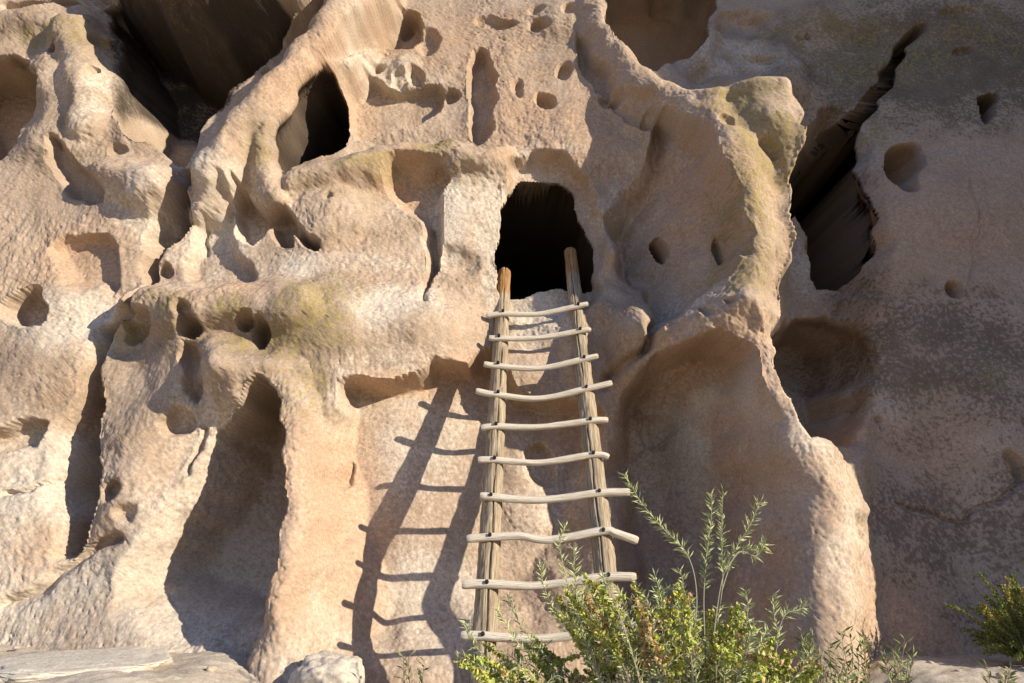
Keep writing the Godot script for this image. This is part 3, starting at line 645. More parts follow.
func _cliff() -> void:
	_grid()
	_base_relief()
	for s in RIDGES: _ridge(s)
	for s in BUMPS: _spot(s, 1.0)
	for s in RECESSES:
		relief = _carve(s[3], -s[0], s[1] == 1, s[2], relief)
	for s in GROOVES: _groove(s)
	for s in PITS: _spot(s, -1.0)
	var next := 0
	for s in CHAMBERS:
		shaft = _carve(s[1], s[0], true, 1.0, shaft, true, true, next)
		next += 1
	var hollow := PackedFloat32Array()
	hollow.resize(CU * CV)
	for s in OPEN_CAVES:
		hollow = _carve(s[1], s[0], true, 1.0, hollow, true, false, next)
		next += 1
	# crowd the mesh where the face is steep, so that walls and rims have as many faces as flat rock
	for k in CU * CV: shaft[k] += hollow[k]
	var imap := _crowd(relief, shaft, CU, CV, true)
	var h1 := PackedFloat32Array()
	h1.resize(CU * CV)
	var s1 := h1.duplicate()
	for j in CV:
		for i in CU:
			var k := j * CU + i
			var f := imap[k]
			var q := mini(int(f), CU - 2)
			f -= q
			h1[k] = lerpf(relief[j * CU + q], relief[j * CU + q + 1], f)
			s1[k] = lerpf(shaft[j * CU + q], shaft[j * CU + q + 1], f)
	var jmap := _crowd(h1, s1, CU, CV, false)
	for j in CV:
		for i in CU:
			var k := j * CU + i
			var f := jmap[k]
			var q := mini(int(f), CV - 2)
			h1[k] = lerpf(imap[q * CU + i], imap[q * CU + CU + i], f - q)
	var FI := enlarge(h1, CU, CV, 2, Image.INTERPOLATE_BILINEAR)
	var FJ := enlarge(jmap, CU, CV, 2, Image.INTERPOLATE_BILINEAR)
	var H := enlarge(relief, CU, CV, 2)
	for k in CU * CV: shaft[k] -= hollow[k]
	var S0 := enlarge(shaft, CU, CV, 2)
	var O0 := enlarge(hollow, CU, CV, 2)
	var M0 := enlarge(mouth, CU, CV, 2)
	var lichen := _patch_map(PATCHES[0])
	var pale := _patch_map(PATCHES[1])
	var orange := _patch_map(PATCHES[2])
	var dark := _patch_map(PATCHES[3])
	var brown := _patch_map(PATCHES[4])
	var soot_shade_map := PackedFloat32Array()
	soot_shade_map.resize(CU * CV)
	for s in SOOT_SHADE_AREAS: soot_shade_map = _carve(s[1], s[0], false, 1.0, soot_shade_map, true)
	var soot_shade := enlarge(soot_shade_map, CU, CV, 2)
	var centres := PackedVector2Array()
	var flare := PackedFloat32Array()
	var reach := PackedFloat32Array()
	for s in CHAMBERS + OPEN_CAVES:
		flare.append(s[2])
		var c := Vector2.ZERO
		for p in s[1]: c += Vector2(p[0], p[1])
		c /= s[1].size()
		var half := 0.0
		for p in s[1]: half = maxf(half, absf(p[0] - c.x))
		reach.append(half * s[3])
		centres.append(c)
	var v := PackedVector3Array()
	v.resize(NU * NV)
	var S := PackedFloat32Array()
	S.resize(NU * NV)
	for j in NV:
		for i in NU:
			var k := j * NU + i
			var fi := clampf(FI[k] * 2.0 + 0.5, 0.0, NU - 1.001)
			var fj := clampf(FJ[k] * 2.0 + 0.5, 0.0, NV - 1.001)
			if i == 0: fi = 0.0
			elif i == NU - 1: fi = NU - 1.001
			if j == 0: fj = 0.0
			elif j == NV - 1: fj = NV - 1.001
			var qi := int(fi)
			var qj := int(fj)
			var q := qj * NU + qi
			fi -= qi
			fj -= qj
			var y := lerpf(ys[qj], ys[qj + 1], fj)
			var x := lerpf(us[qi], us[qi + 1], fi) * spread(y)
			var h := lerpf(lerpf(H[q], H[q + 1], fi), lerpf(H[q + NU], H[q + NU + 1], fi), fj)
			var sh := lerpf(lerpf(S0[q], S0[q + 1], fi), lerpf(S0[q + NU], S0[q + NU + 1], fi), fj)
			S[k] = lerpf(lerpf(M0[q], M0[q + 1], fi), lerpf(M0[q + NU], M0[q + NU + 1], fi), fj)
			sh += maxf(lerpf(lerpf(O0[q], O0[q + 1], fi), lerpf(O0[q + NU], O0[q + NU + 1], fi), fj), 0.0)
			var z := -(FACE_DISTANCE + FACE_LEAN * y) + h
			if sh > 0.005:
				z -= sh
				var best := owner_of[clampi(roundi(FJ[k]), 0, CV - 1) * CU + clampi(roundi(FI[k]), 0, CU - 1)]
				var w := flare[best] * smoothstep(0.02, 0.25, sh)
				v[k] = Vector3(x + (x - centres[best].x - reach[best]) * w, y + (y - centres[best].y) * w * 0.4, z)
			else:
				v[k] = Vector3(x, y, z)
	var nor := _grid_normals(v, NU, NV)
	var mid := noise(21, 1.7, 2)
	var lumpy := noise(27, 0.9, 2)
	var scratch := noise(28, 16.0, 2, 0.6)
	var grain := noise(29, 26.0, 3, 0.75)
	var coat := noise(30, 2.6, 4, 0.6)
	var small := noise(22, 5.5, 4, 0.56)
	var flute := noise(23, 5.5, 3, 0.55)
	var pit := FastNoiseLite.new()
	pit.seed = 24
	pit.noise_type = FastNoiseLite.TYPE_CELLULAR
	pit.frequency = 9.0
	pit.cellular_return_type = FastNoiseLite.RETURN_DISTANCE
	var tone := noise(25, 1.3, 4, 0.6)
	var fine := noise(26, 14.0, 3, 0.65)
	var col := PackedColorArray()
	col.resize(NU * NV)
	var tan_ := Color(0.485, 0.378, 0.285)
	var cream := Color(0.575, 0.51, 0.42)
	var rust := Color(0.52, 0.365, 0.25)
	var crust := Color(0.315, 0.245, 0.17)
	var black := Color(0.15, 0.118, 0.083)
	var moss := Color(0.30, 0.245, 0.10)
	var smoke_shade := Color(0.055, 0.046, 0.038)
	var v0 := v.duplicate()
	for k in NU * NV:
		var p := v0[k]
		var c2 := clampi(roundi(FJ[k] * 2.0 + 0.5), 0, NV - 1) * NU + clampi(roundi(FI[k] * 2.0 + 0.5), 0, NU - 1)
		var r := clampf(rough[clampi(roundi(FJ[k]), 0, CV - 1) * CU + clampi(roundi(FI[k]), 0, CU - 1)], 0.0, 1.0)
		var t3 := tone.get_noise_3dv(p)
		r *= 0.4 + 0.6 * smoothstep(-0.25, 0.3, lumpy.get_noise_3dv(p))
		var f3 := fine.get_noise_3dv(p)
		var m3 := small.get_noise_3dv(p)
		var d := mid.get_noise_3dv(p) * (0.009 + 0.011 * r)
		d += m3 * (0.002 + 0.011 * r)
		d += flute.get_noise_3d(p.x * 1.5, p.y * 0.45, p.z * 1.5) * (0.0015 + 0.007 * r)
		d += f3 * (0.0014 + 0.0048 * r)
		d += scratch.get_noise_3d(p.x * 2.2, p.y * 0.8, p.z * 2.2) * (0.0008 + 0.004 * r)
		var e := pit.get_noise_3dv(p) + 1.0
		if e < 0.34: d -= (0.34 - e) * 0.10 * r * clampf(t3 * 3.0 + 0.5, 0.0, 1.0)
		e = pit.get_noise_3d(p.x * 2.6 + 7.0, p.y * 2.1, p.z * 2.6) + 1.0
		if e < 0.42: d -= (0.42 - e) * 0.036 * clampf(0.5 + r - t3 * 1.5, 0.0, 1.0)
		# the mesh is coarse on the steepest walls: less relief there
		var wide := 0.0
		if k > NU and k < NU * NV - NU - 1:
			wide = maxf(v0[k + 1].distance_to(v0[k - 1]), v0[k + NU].distance_to(v0[k - NU]))
		var calm := clampf(0.03 / (wide + 0.0001), 0.05, 1.0)
		d *= calm
		f3 *= calm
		v[k] = p + nor[k] * d
		# what the rock is made of: grain, weathered coats, lichen, sooty tone with some painted shade
		var g3 := grain.get_noise_3dv(p) * calm
		var k3 := coat.get_noise_3dv(p) * calm
		var c := tan_.lerp(crust, clampf(0.05 + brown[c2] * 0.75 + k3 * 1.2 + g3 * 0.8, 0.0, 0.85))
		c = c.lerp(cream, clampf((pale[c2] * 1.1 + t3 * 0.7 + g3 * 0.7 - 0.3) * 1.4, 0.0, 0.95))
		c = c.lerp(rust, clampf((orange[c2] + 0.12 - t3 * 0.6 + k3 * 0.5 + g3 * 0.8 - 0.25) * 1.2, 0.0, 0.8))
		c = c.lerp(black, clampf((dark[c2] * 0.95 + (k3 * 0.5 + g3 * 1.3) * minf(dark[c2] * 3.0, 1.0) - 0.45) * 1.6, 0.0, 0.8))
		c = c.lerp(moss, clampf((lichen[c2] * 0.9 + (k3 * 0.8 + g3 * 2.4) * minf(lichen[c2] * 3.0, 1.0) - 0.62) * 6.0, 0.0, 0.75))
		c = c.lerp(smoke_shade, clampf((soot_shade[c2] + (k3 * 0.6 + g3 * 0.8) * minf(soot_shade[c2] * 3.0, 1.0) - 0.2) * 1.3, 0.0, 0.92))
		# patchy sooty coat in two rooms; in the doorway room it paints in shade
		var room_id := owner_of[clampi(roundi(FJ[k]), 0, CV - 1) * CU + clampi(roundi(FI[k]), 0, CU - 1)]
		if S[k] > MOUTH and (room_id == 0 or room_id == 2): c = c.lerp(smoke_shade, clampf(0.82 + t3 * 0.6 * calm + k3 * 0.5, 0.0, 0.95))
		var g := 1.0 + 0.35 * g3 + 0.12 * t3
		col[k] = Color(c.r * g, c.g * g, c.b * g)
	nor = _grid_normals(v, NU, NV)
	var ix := PackedInt32Array()
	ix.resize((NU - 1) * (NV - 1) * 6)
	var n := 0
	var inner: Array = []
	var cuts := {}
	var extra := PackedInt32Array()
	for q in CHAMBERS.size(): inner.append(PackedInt32Array())
	for j in NV - 1:
		for i in NU - 1:
			var k := j * NU + i
			var hi := maxf(maxf(S[k], S[k + 1]), maxf(S[k + NU], S[k + NU + 1]))
			if hi <= MOUTH:
				ix[n] = k
				ix[n + 1] = k + NU
				ix[n + 2] = k + 1
				ix[n + 3] = k + 1
				ix[n + 4] = k + NU
				ix[n + 5] = k + NU + 1
				n += 6
				continue
			var best := mini(owner_of[clampi(roundi(FJ[k]), 0, CV - 1) * CU + clampi(roundi(FI[k]), 0, CU - 1)], CHAMBERS.size() - 1)
			for tri in [[k, k + NU, k + 1], [k + 1, k + NU, k + NU + 1]]:
				# cut each triangle along the line where the mouth begins
				var out := PackedInt32Array()
				var into := PackedInt32Array()
				for e in 3:
					var p: int = tri[e]
					var q: int = tri[(e + 1) % 3]
					if S[p] > MOUTH: into.append(p)
					else: out.append(p)
					if (S[p] > MOUTH) != (S[q] > MOUTH):
						var key := mini(p, q) * 4 + (1 if absi(p - q) == 1 else 2 if absi(p - q) == NU else 3)
						if not cuts.has(key):
							var f := (MOUTH - S[p]) / (S[q] - S[p])
							cuts[key] = v.size()
							v.append(v[p].lerp(v[q], f))
							nor.append(nor[p].lerp(nor[q], f).normalized())
							col.append(col[p] if S[p] < S[q] else col[q])
						into.append(cuts[key])
						out.append(cuts[key])
				for m in range(1, into.size() - 1):
					inner[best].append_array(PackedInt32Array([into[0], into[m], into[m + 1]]))
				for m in range(1, out.size() - 1):
					extra.append_array(PackedInt32Array([out[0], out[m], out[m + 1]]))
	ix.resize(n)
	ix.append_array(extra)
	var cliff := Node3D.new()
	cliff.name = "cliff"
	add_child(cliff)
	tag(cliff, "weathered tan tuff cliff pitted with caves, ribs and hollows", "cliff", "", "structure")
	rock = rock_material()
	put("rock_face", arrays_mesh(v, nor, col, ix), rock, cliff)
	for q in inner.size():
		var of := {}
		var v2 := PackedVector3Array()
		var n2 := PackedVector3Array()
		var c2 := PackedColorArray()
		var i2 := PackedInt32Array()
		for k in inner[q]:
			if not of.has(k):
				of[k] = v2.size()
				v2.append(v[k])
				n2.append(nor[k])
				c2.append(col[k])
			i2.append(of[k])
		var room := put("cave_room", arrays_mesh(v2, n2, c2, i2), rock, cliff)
		room.set_meta("label", ["sooty cave room behind the doorway at the ladder top, its shade painted in", "dark deep cave in the shaded gully", "smoky inside of the oval cave under the slanting rib", "small round dark hole in the shaded bowl beside the doorway", "small dark hole high in the shaded wall"][mini(q, 4)])


# ---------------------------------------------------------------- ground

func ground_height(x: float, z: float) -> float:
	var y := lerpf(0.09 if x < 0.0 else 0.05, -0.12, smoothstep(-1.5, -0.7, x) * (1.0 - smoothstep(1.2, 1.9, x)))
	if z > -3.0: y -= minf((z + 3.0) * (z + 3.0) * 0.16 + (z + 3.0) * 0.10, 1.12)
	return y


func _ground() -> void:
	var lump := noise(31, 1.2, 4)
	var grit := noise(32, 12.0, 3, 0.6)
	var xs := PackedFloat32Array()
	for i in range(-170, 171):
		var a := absf(i)
		xs.append(signf(i) * (a * 0.025 if a < 140 else 3.5 + (a - 140) * 0.05 + pow(a - 140, 3) * 0.007))
	var zs := PackedFloat32Array()
	for i in 190:
		zs.append(-5.2 + (i * 0.018 if i < 150 else 2.7 + (i - 150) * 0.05 + pow(i - 150, 3) * 0.003))
	var v := PackedVector3Array()
	var c := PackedColorArray()
	for z in zs:
		for x in xs:
			var d := grit.get_noise_2d(x, z)
			var l := lump.get_noise_2d(x, z)
			v.append(Vector3(x, ground_height(x, z) + 0.035 * l + 0.010 * d, z))
			var k := clampf(0.5 + l + d * 0.8, 0.0, 1.0)
			c.append(Color(0.46, 0.39, 0.30).lerp(Color(0.57, 0.51, 0.42), k))
	var w := xs.size()
	var n := PackedVector3Array()
	n.resize(v.size())
	var ix := PackedInt32Array()
	for j in zs.size():
		for i in w:
			var dx := v[j * w + mini(i + 1, w - 1)] - v[j * w + maxi(i - 1, 0)]
			var dz := v[mini(j + 1, zs.size() - 1) * w + i] - v[maxi(j - 1, 0) * w + i]
			n[j * w + i] = dz.cross(dx).normalized()
			if j < zs.size() - 1 and i < w - 1:
				var k := j * w + i
				ix.append_array(PackedInt32Array([k, k + 1, k + w, k + 1, k + w + 1, k + w]))
	var g := put("ground", arrays_mesh(v, n, c, ix), rock)
	tag(g, "pale sandy ledge at the foot of the cliff", "ground", "", "structure")


# ---------------------------------------------------------------- ladder

func wood_material(base: Color, dark: Color) -> StandardMaterial3D:
	var m := StandardMaterial3D.new()
	m.vertex_color_use_as_albedo = true
	m.roughness = 0.85
	m.metallic_specular = 0.25
	var grain := noise(41, 0.02, 4, 0.6)
	var split := noise(42, 0.02, 3, 0.5)
	var im := Image.create(256, 512, false, Image.FORMAT_RGB8)
	var bump := Image.create(256, 512, false, Image.FORMAT_RGB8)
	for y in 512:
		for x in 256:
			var a := x / 256.0 * TAU
			var t := clampf(0.6 + grain.get_noise_3d(cos(a) * 260.0, sin(a) * 260.0, y * 0.3) * 0.9, 0.0, 1.0)
			var line := smoothstep(0.0, 0.05, absf(split.get_noise_3d(cos(a) * 200.0, sin(a) * 200.0, y * 0.12)))
			im.set_pixel(x, y, Color(0.24, 0.19, 0.14).lerp(dark.lerp(base, t), 0.45 + 0.55 * line))
			t *= 0.3 + 0.7 * line
			bump.set_pixel(x, y, Color(t, t, t))
	m.albedo_texture = ImageTexture.create_from_image(im)
	m.heightmap_enabled = true
	m.heightmap_texture = ImageTexture.create_from_image(bump)
	m.heightmap_scale = 0.1
	return m


func pole(raw: PackedVector3Array, radii: PackedFloat32Array, seed_: int, sides := 28, step := 0.012, crack := 0.0, crack_at := 0.0, warm_tip := 0.0) -> ArrayMesh:
	# a hewn pole along a curve: flat sawn ends, knots and drying checks
	var curve := Curve3D.new()
	for i in raw.size():
		var a := raw[maxi(i - 1, 0)]
		var b := raw[mini(i + 1, raw.size() - 1)]
		var t := (b - a) / 6.0
		curve.add_point(raw[i], -t, t)
	curve.bake_interval = 0.01
	var length := curve.get_baked_length()
	var nz := noise(seed_, 4.0, 3)
	var rings := int(length / step) + 1
	var v := PackedVector3Array()
	var uv := PackedVector2Array()
	var ix := PackedInt32Array()
	var up := Vector3(0, 0.5, 0.866)
	var knots := []
	var kr := RandomNumberGenerator.new()
	kr.seed = seed_
	for q in int(length * 3.0): knots.append([kr.randf() * length, kr.randf() * TAU, kr.randf_range(0.15, 0.4)])
	for k in rings + 1:
		var s := length * k / rings
		var p := curve.sample_baked(s, true)
		var dir := (curve.sample_baked(minf(s + 0.01, length), true) - curve.sample_baked(maxf(s - 0.01, 0.0), true)).normalized()
		var f := s / length * (radii.size() - 1)
		var r := lerpf(radii[int(f)], radii[mini(int(f) + 1, radii.size() - 1)], f - int(f))
		var end := minf(s, length - s)
		if end < 0.012: r *= 0.82 + 0.18 * sqrt(end / 0.012)
		var right := dir.cross(up).normalized()
		var front := right.cross(dir).normalized()
		for q in sides + 1:
			var a := TAU * q / sides
			var m := 1.0 + 0.10 * nz.get_noise_3d(cos(a) * 0.25, sin(a) * 0.25, s * 1.6 + seed_) + 0.035 * nz.get_noise_3d(cos(a) * 1.5, sin(a) * 1.5, s * 0.6)
			for kn in knots:
				var ds: float = (s - kn[0]) / 0.03
				var da: float = angle_difference(a, kn[1]) / 0.5
				m += kn[2] * 0.5 * exp(-ds * ds - da * da)
			if crack > 0.0:
				var da := angle_difference(a, crack_at + 0.2 * nz.get_noise_1d(s * 0.5)) / 0.055
				m -= crack * exp(-da * da) * smoothstep(-0.25, 0.2, nz.get_noise_1d(s * 0.35 + 9.0) + 0.18)
			v.append(p + (right * cos(a) + front * sin(a)) * r * m)
			uv.append(Vector2(float(q) / sides, s * 1.2))
	var w := sides + 1
	for k in rings:
		for q in sides:
			var b := k * w + q
			ix.append_array(PackedInt32Array([b, b + 1, b + w, b + 1, b + w + 1, b + w]))
	var st := SurfaceTool.new()
	st.begin(Mesh.PRIMITIVE_TRIANGLES)
	st.set_smooth_group(0)
	var per := sides + 1
	for i in ix:
		st.set_uv(uv[i])
		st.set_color(Color(1.0, 0.72, 0.45) if (1.0 - float(i / per) / rings) * length + 0.05 * nz.get_noise_1d(i % per * 3.0) < warm_tip else Color.WHITE)
		st.add_vertex(v[i])
	st.set_color(Color(1.0, 0.72, 0.45) if warm_tip > 0.0 else Color.WHITE)
	for e in 2:
		st.set_smooth_group(-1)
		var b := 0 if e == 0 else rings * w
		var c := Vector3.ZERO
		for q in sides: c += v[b + q]
		c /= sides
		for q in sides:
			var tri := [c, v[b + q], v[b + q + 1]] if e == 1 else [c, v[b + q + 1], v[b + q]]
			for p in tri:
				st.set_uv(Vector2((p - c).x * 9.0 + 0.5, (p - c).y * 9.0 + 0.5))
				st.add_vertex(p)
	st.generate_normals()
	st.index()
	return st.commit()


func vec(a: Array) -> Vector3:
	return Vector3(a[0], a[1], a[2])


func _ladder() -> void:
	var ladder := Node3D.new()
	ladder.name = "ladder"
	ladder.position = vec(RAILS[0][0])
	add_child(ladder)
	tag(ladder, "pale wooden pole ladder leaning up to the dark cave doorway", "ladder")
	var rail_wood := wood_material(Color(0.70, 0.64, 0.54), Color(0.46, 0.40, 0.32))
	var rung_wood := wood_material(Color(0.89, 0.86, 0.79), Color(0.68, 0.63, 0.55))
	var iron := StandardMaterial3D.new()
	iron.albedo_color = Color(0.20, 0.17, 0.15)
	iron.metallic = 0.6
	iron.roughness = 0.6
	for s in 2:
		var pts := PackedVector3Array()
		for p in RAILS[s]: pts.append(vec(p) - ladder.position)
		put("rail", pole(pts, PackedFloat32Array([0.058, 0.055, 0.052, 0.046]), 51 + s, 96, 0.014, 0.4 if s == 0 else 0.3, 1.35 if s == 0 else 1.9, 0.30), rail_wood, ladder)
	for k in RUNGS.size():
		var pts := PackedVector3Array()
		for p in RUNGS[k]: pts.append(vec(p) - ladder.position)
		var r := 0.0205 if k > 5 else 0.0185
		var rung := put("rung", pole(pts, PackedFloat32Array([r * 1.06, r, r * 0.94, r * 1.08, r]), 60 + k, 36, 0.01, 0.2, 0.9 + 0.3 * k), rung_wood, ladder)
		for b in BOLTS[k]:
			var head := CylinderMesh.new()
			head.top_radius = 0.009
			head.bottom_radius = 0.011
			head.height = 0.02
			head.radial_segments = 10
			var o := put("bolt", head, iron, rung)
			o.position = vec(b) - ladder.position + Vector3(0, 0.5, 0.866) * 0.021
			o.rotation.x = deg_to_rad(60.0)


# ---------------------------------------------------------------- stones

func stone(called: String, label: String, at: Vector3, size: Vector3, seed_: int, flat := 0.5, tint := Color(0.52, 0.45, 0.35), turn := 0.0, group := "") -> void:
	var n := noise(seed_, 1.1, 4, 0.5)
	var g := noise(seed_ + 1, 9.0, 3, 0.6)
	var v := PackedVector3Array()
	var c := PackedColorArray()
	var ix := PackedInt32Array()
	var rings := 37 if size.x > 0.08 else 11
	var w := rings * 2 - 1
	var basis_ := Basis(Vector3.UP, turn)
	for j in rings:
		var a := PI * j / (rings - 1)
		for i in w:
			var b := TAU * (i % (w - 1)) / (w - 1)
			var d := Vector3(sin(a) * cos(b), cos(a), sin(a) * sin(b))
			var e := Vector3(signf(d.x) * pow(absf(d.x), flat + 0.3), signf(d.y) * pow(absf(d.y), flat), signf(d.z) * pow(absf(d.z), flat + 0.3))
			var f := g.get_noise_3dv(d * 2.0)
			v.append(basis_ * (e * size * (1.0 + 0.22 * n.get_noise_3dv(d) + 0.03 * f)))
			c.append(tint * (1.0 + 0.35 * f + 0.2 * n.get_noise_3dv(d * 3.0)))
			if j < rings - 1 and i < w - 1:
				var k := j * w + i
				ix.append_array(PackedInt32Array([k, k + 1, k + w, k + 1, k + w + 1, k + w]))
	var st := SurfaceTool.new()
	st.begin(Mesh.PRIMITIVE_TRIANGLES)
	st.set_smooth_group(0)
	for i in ix:
		st.set_color(c[i])
		st.add_vertex(v[i])
	st.generate_normals()
	st.index()
	var o := put(called, st.commit(), rock)
	o.position = at
	tag(o, label, "stone", group)


# ---------------------------------------------------------------- plants

class Foliage:
	var v := PackedVector3Array()
	var n := PackedVector3Array()
	var c := PackedColorArray()

	func tri(a: Vector3, b: Vector3, d: Vector3, col: Color) -> void:
		var m := (d - a).cross(b - a).normalized()
		v.append_array(PackedVector3Array([a, b, d]))
		n.append_array(PackedVector3Array([m, m, m]))
		c.append_array(PackedColorArray([col, col, col]))

	func leaf(at: Vector3, dir: Vector3, side: Vector3, length: float, width: float, col: Color) -> void:
		var up := dir.cross(side).normalized()
		var m := at + dir * length * 0.5 - up * width * 0.25
		var tip := at + dir * length + up * length * 0.08
		var l := at + dir * length * 0.45 + side * width * 0.5
		var r := at + dir * length * 0.45 - side * width * 0.5
		tri(at, l, m, col)
		tri(at, m, r, col * 0.95)
		tri(l, tip, m, col)
		tri(m, tip, r, col * 0.95)

	func wing(at: Vector3, x: Vector3, y: Vector3, s: float, col: Color) -> void:
		# a papery seed wing, six-sided and slightly cupped
		var o := at + x.cross(y).normalized() * s * 0.3
		var last := at + x * s
		for k in range(1, 7):
			var a := TAU * k / 6.0
			var p := at + (x * cos(a) + y * sin(a)) * s * (0.8 + 0.2 * sin(k * 2.3))
			tri(o, last, p, col)
			last = p

	func tube(pts: PackedVector3Array, r0: float, r1: float, col: Color) -> void:
		for i in pts.size() - 1:
			var d := (pts[i + 1] - pts[i]).normalized()
			var x := d.cross(Vector3(0.31, 0.12, 0.94)).normalized()
			var y := d.cross(x)
			var a := lerpf(r0, r1, float(i) / (pts.size() - 1))
			var b := lerpf(r0, r1, float(i + 1) / (pts.size() - 1))
			for k in 5:
				var e := x * cos(TAU * k / 5) + y * sin(TAU * k / 5)
				var f := x * cos(TAU * (k + 1) / 5) + y * sin(TAU * (k + 1) / 5)
				tri(pts[i] + e * a, pts[i + 1] + e * b, pts[i] + f * a, col)
				tri(pts[i] + f * a, pts[i + 1] + e * b, pts[i + 1] + f * b, col)

	func mesh() -> ArrayMesh:
		var a := []
		a.resize(Mesh.ARRAY_MAX)
		a[Mesh.ARRAY_VERTEX] = v
		a[Mesh.ARRAY_NORMAL] = n
		a[Mesh.ARRAY_COLOR] = c
		var m := ArrayMesh.new()
		m.add_surface_from_arrays(Mesh.PRIMITIVE_TRIANGLES, a)
		return m


func random_dir() -> Vector3:
	return Vector3(rng.randfn(), rng.randfn(), rng.randfn()).normalized()


func bend(a: Vector3, b: Vector3, c: Vector3, steps: int) -> PackedVector3Array:
	var q := PackedVector3Array()
	var wob := random_dir() * a.distance_to(c) * 0.035
	for i in steps + 1:
		var t := float(i) / steps
		q.append(a.lerp(b, t).lerp(b.lerp(c, t), t) + wob * sin(t * 9.0) * t)
	return q


func along(pts: PackedVector3Array, t: float) -> Vector3:
	var f := clampf(t, 0.0, 1.0) * (pts.size() - 1)
	var i := mini(int(f), pts.size() - 2)
	return pts[i].lerp(pts[i + 1], f - i)


func leaf_material() -> StandardMaterial3D:
	var m := StandardMaterial3D.new()
	m.vertex_color_use_as_albedo = true
	m.roughness = 0.7
	m.metallic_specular = 0.3
	m.cull_mode = BaseMaterial3D.CULL_DISABLED
	m.backlight_enabled = true
	m.backlight = Color(0.42, 0.44, 0.16)
	return m


func twig_leaves(f: Foliage, pts: PackedVector3Array, from: float, to: float, spacing: float, length: Vector2, width: float, col: Color, spread_: float) -> void:
	var total := 0.0
	for i in pts.size() - 1: total += pts[i].distance_to(pts[i + 1])
	var count := int(total * (to - from) / spacing)
	for k in count:
		var t := lerpf(from, to, (k + rng.randf()) / count)
		var at := along(pts, t)
		var d := (along(pts, t + 0.03) - along(pts, t - 0.03)).normalized()
		var out := d.cross(random_dir()).normalized()
		var dir := (d * rng.randf_range(0.3, 1.0) + out * spread_).normalized()
		var side := dir.cross(random_dir()).normalized()
		var g := rng.randf_range(0.75, 1.25)
		f.leaf(at, dir, side, rng.randf_range(length.x, length.y), width * rng.randf_range(0.8, 1.2), Color(col.r * g * rng.randf_range(0.9, 1.15), col.g * g, col.b * g))


func seed_spike(f: Foliage, pts: PackedVector3Array, from: float, to: float, radius: float, kind: float) -> void:
	var total := 0.0
	for i in pts.size() - 1: total += pts[i].distance_to(pts[i + 1])
	var count := int(total * (to - from) / 0.0016)
	for k in count:
		var t := lerpf(from, to, (k + rng.randf()) / count)
		var taper := 1.0 - 0.55 * absf(t - from) / maxf(to - from, 0.01)
		var at := along(pts, t) + random_dir() * radius * taper * sqrt(rng.randf())
		var x := random_dir()
		var y := x.cross(random_dir()).normalized()
		var s := rng.randf_range(0.006, 0.0115)
		var roll := rng.randf()
		var col := Color(0.42, 0.47, 0.11) if roll < 0.62 else Color(0.54, 0.50, 0.11) if roll < 0.9 else Color(0.58, 0.43, 0.20)
		if kind > 0.8: col = Color(0.52, 0.35, 0.20) if roll < 0.6 else Color(0.44, 0.37, 0.10)
		f.wing(at, x, y, s, col * rng.randf_range(0.75, 1.15))


func plant(called: String, label: String, at: Vector3, parts: Dictionary, category := "shrub") -> void:
	var o := Node3D.new()
	o.name = called
	o.position = at
	add_child(o, true)
	tag(o, label, category)
	for k in parts:
		var f: Foliage = parts[k]
		if f.v.size() == 0: continue
		for i in f.v.size(): f.v[i] -= at
		var m := put(k, f.mesh(), leaf_material(), o)
		if k != "stems": m.set_meta("kind", "stuff")


func _plants() -> void:
	stone("stone_slab", "flat pale stone slab lying on the sandy ledge", Vector3(-2.0, 0.078, -3.5), Vector3(0.38, 0.035, 0.42), 91, 0.45, Color(0.65, 0.60, 0.51), 0.4)
	stone("boulder", "squat rounded boulder crossed by the shadow of the ladder", Vector3(-0.84, -0.03, -3.52), Vector3(0.16, 0.15, 0.16), 93, 0.6, Color(0.60, 0.54, 0.45), 0.2)
	var pr := RandomNumberGenerator.new()
	pr.seed = 5
	for s in PEBBLES:
		stone("pebble", "small pale pebble lying on the sandy ledge beside the stone slab" if s[0] < 0.0 else "small pale pebble on the ledge below the shaded wall", Vector3(s[0], ground_height(s[0], s[2]) + 0.012, s[2]), Vector3(1.3, 0.8, 1.0) * s[3], pr.randi_range(100, 400), 0.8, Color(0.50, 0.42, 0.33), pr.randf() * 3.0, "pebbles beside the stone slab" if s[0] < 0.0 else "pebbles below the shaded wall")
	_saltbush()
	_side_bush()
	_weeds()


func _top_at(x: float) -> float:
	for i in BUSH_TOP.size() - 1:
		if x < BUSH_TOP[i + 1][0]:
			return lerpf(BUSH_TOP[i][1], BUSH_TOP[i + 1][1], clampf((x - BUSH_TOP[i][0]) / (BUSH_TOP[i + 1][0] - BUSH_TOP[i][0]), 0.0, 1.0))
	return BUSH_TOP[-1][1]


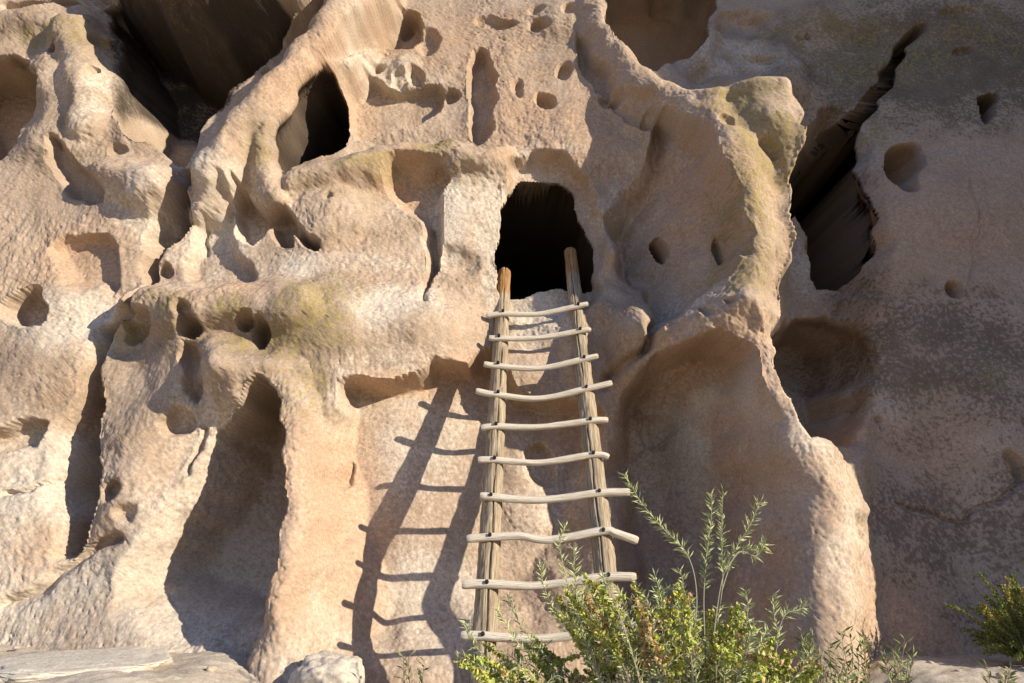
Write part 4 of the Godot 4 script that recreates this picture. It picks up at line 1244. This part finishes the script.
func _saltbush() -> void:
	var stems := Foliage.new()
	var leaves := Foliage.new()
	var seeds := Foliage.new()
	var bark := Color(0.36, 0.31, 0.22)
	var green := Color(0.42, 0.47, 0.23)
	var root := Vector3(0.62, ground_height(0.62, -2.62) - 0.03, -2.62)
	for s in SPRIGS:
		var pts := PackedVector3Array()
		for p in s[1]: pts.append(vec(p))
		var curve := Curve3D.new()
		for i in pts.size():
			var tg := (pts[mini(i + 1, pts.size() - 1)] - pts[maxi(i - 1, 0)]) / 6.0
			curve.add_point(pts[i], -tg, tg)
		curve.bake_interval = 0.015
		var path := curve.get_baked_points()
		stems.tube(path, 0.0024, 0.001, Color(0.42, 0.40, 0.27))
		twig_leaves(leaves, path, s[0], 1.0, 0.0032, Vector2(0.022, 0.046), 0.0055, green * 1.12, 0.85)
	for n in 200:
		var x := lerpf(BUSH_TOP[0][0], BUSH_TOP[-1][0], rng.randf())
		var top := _top_at(x)
		var z := -2.62 + rng.randf_range(-0.26, 0.34)
		var base := Vector3(lerpf(root.x, x, 0.45), root.y, lerpf(-2.62, z, 0.5))
		var lowest := root.y + 0.12
		var tip := Vector3(x, lerpf(top, lowest, pow(rng.randf(), 1.7) * 0.85), z)
		var elbow := Vector3(lerpf(base.x, x, 0.35), lerpf(base.y, tip.y, 0.72), lerpf(base.z, z, 0.4))
		var path := bend(base, elbow, tip, 16)
		stems.tube(path, 0.0045, 0.0013, bark * rng.randf_range(0.8, 1.2))
		var kind := rng.randf()
		if kind < 0.62:
			seed_spike(seeds, path, rng.randf_range(0.5, 0.72), rng.randf_range(0.95, 1.0), rng.randf_range(0.016, 0.026), rng.randf())
			twig_leaves(leaves, path, 0.35, 0.8, 0.006, Vector2(0.018, 0.04), 0.0055, green, 0.9)
		else:
			twig_leaves(leaves, path, 0.35, 1.0, 0.005, Vector2(0.02, 0.042), 0.0052, green * 1.1, 0.9)
		for b in 3:
			var t := rng.randf_range(0.45, 0.85)
			var from := along(path, t)
			var to := from + Vector3(rng.randfn() * 0.05, rng.randf_range(0.0, 0.09), rng.randfn() * 0.05)
			if to.y > _top_at(to.x): continue
			var side := bend(from, from.lerp(to, 0.5) + Vector3(0, 0.02, 0), to, 6)
			stems.tube(side, 0.0018, 0.0009, bark)
			if rng.randf() < 0.5: seed_spike(seeds, side, 0.2, 1.0, 0.012, rng.randf())
			else: twig_leaves(leaves, side, 0.1, 1.0, 0.005, Vector2(0.014, 0.03), 0.004, green, 0.9)
	plant("saltbush", "sprawling yellow-green saltbush in seed growing before the ladder foot", root, {"stems": stems, "leaves": leaves, "seed_wings": seeds})


func _side_bush() -> void:
	var stems := Foliage.new()
	var leaves := Foliage.new()
	var root := Vector3(SIDE_BUSH[0], ground_height(SIDE_BUSH[0], SIDE_BUSH[2]) - 0.03, SIDE_BUSH[2])
	for n in 130:
		var d := random_dir()
		d.y = absf(d.y)
		var tip := root + Vector3(d.x * 0.26, 0.08 + d.y * 0.36, d.z * 0.24) * rng.randf_range(0.7, 1.05)
		if n == 0: tip = root + Vector3(-0.36, 0.30, 0.0)
		if n == 1: tip = root + Vector3(-0.20, 0.45, 0.05)
		var path := bend(root, root.lerp(tip, 0.4) + Vector3(0, 0.10, 0), tip, 12)
		stems.tube(path, 0.004, 0.0012, Color(0.26, 0.21, 0.15))
		twig_leaves(leaves, path, 0.35, 1.0, 0.0022, Vector2(0.012, 0.022), 0.010, Color(0.17, 0.20, 0.045) if rng.randf() < 0.75 else Color(0.36, 0.32, 0.08), 1.1)
	plant("leafy_bush", "dense small-leaved green bush against the shaded wall", root, {"stems": stems, "leaves": leaves})


func _weeds() -> void:
	for s in WEEDS:
		var stems := Foliage.new()
		var leaves := Foliage.new()
		var root := Vector3(s[0], ground_height(s[0], s[2]) - 0.02, s[2])
		for n in int(s[4]):
			var tip := Vector3(s[0] + rng.randf_range(-1.0, 1.0) * s[5], s[1] + rng.randf_range(-0.5, 0.0) * s[3] , s[2] + rng.randf_range(-0.1, 0.1))
			var path := bend(root, Vector3(lerpf(root.x, tip.x, 0.75), lerpf(root.y, tip.y, 0.35), lerpf(root.z, tip.z, 0.6)), tip, 10)
			stems.tube(path, 0.0022, 0.001, Color(0.33, 0.22, 0.14))
			twig_leaves(leaves, path, 0.3, 1.0, 0.009, Vector2(0.03, 0.06), 0.0085, Color(0.24, 0.28, 0.11), 0.8)
		plant("weed", s[6], root, {"stems": stems, "leaves": leaves}, "weed")
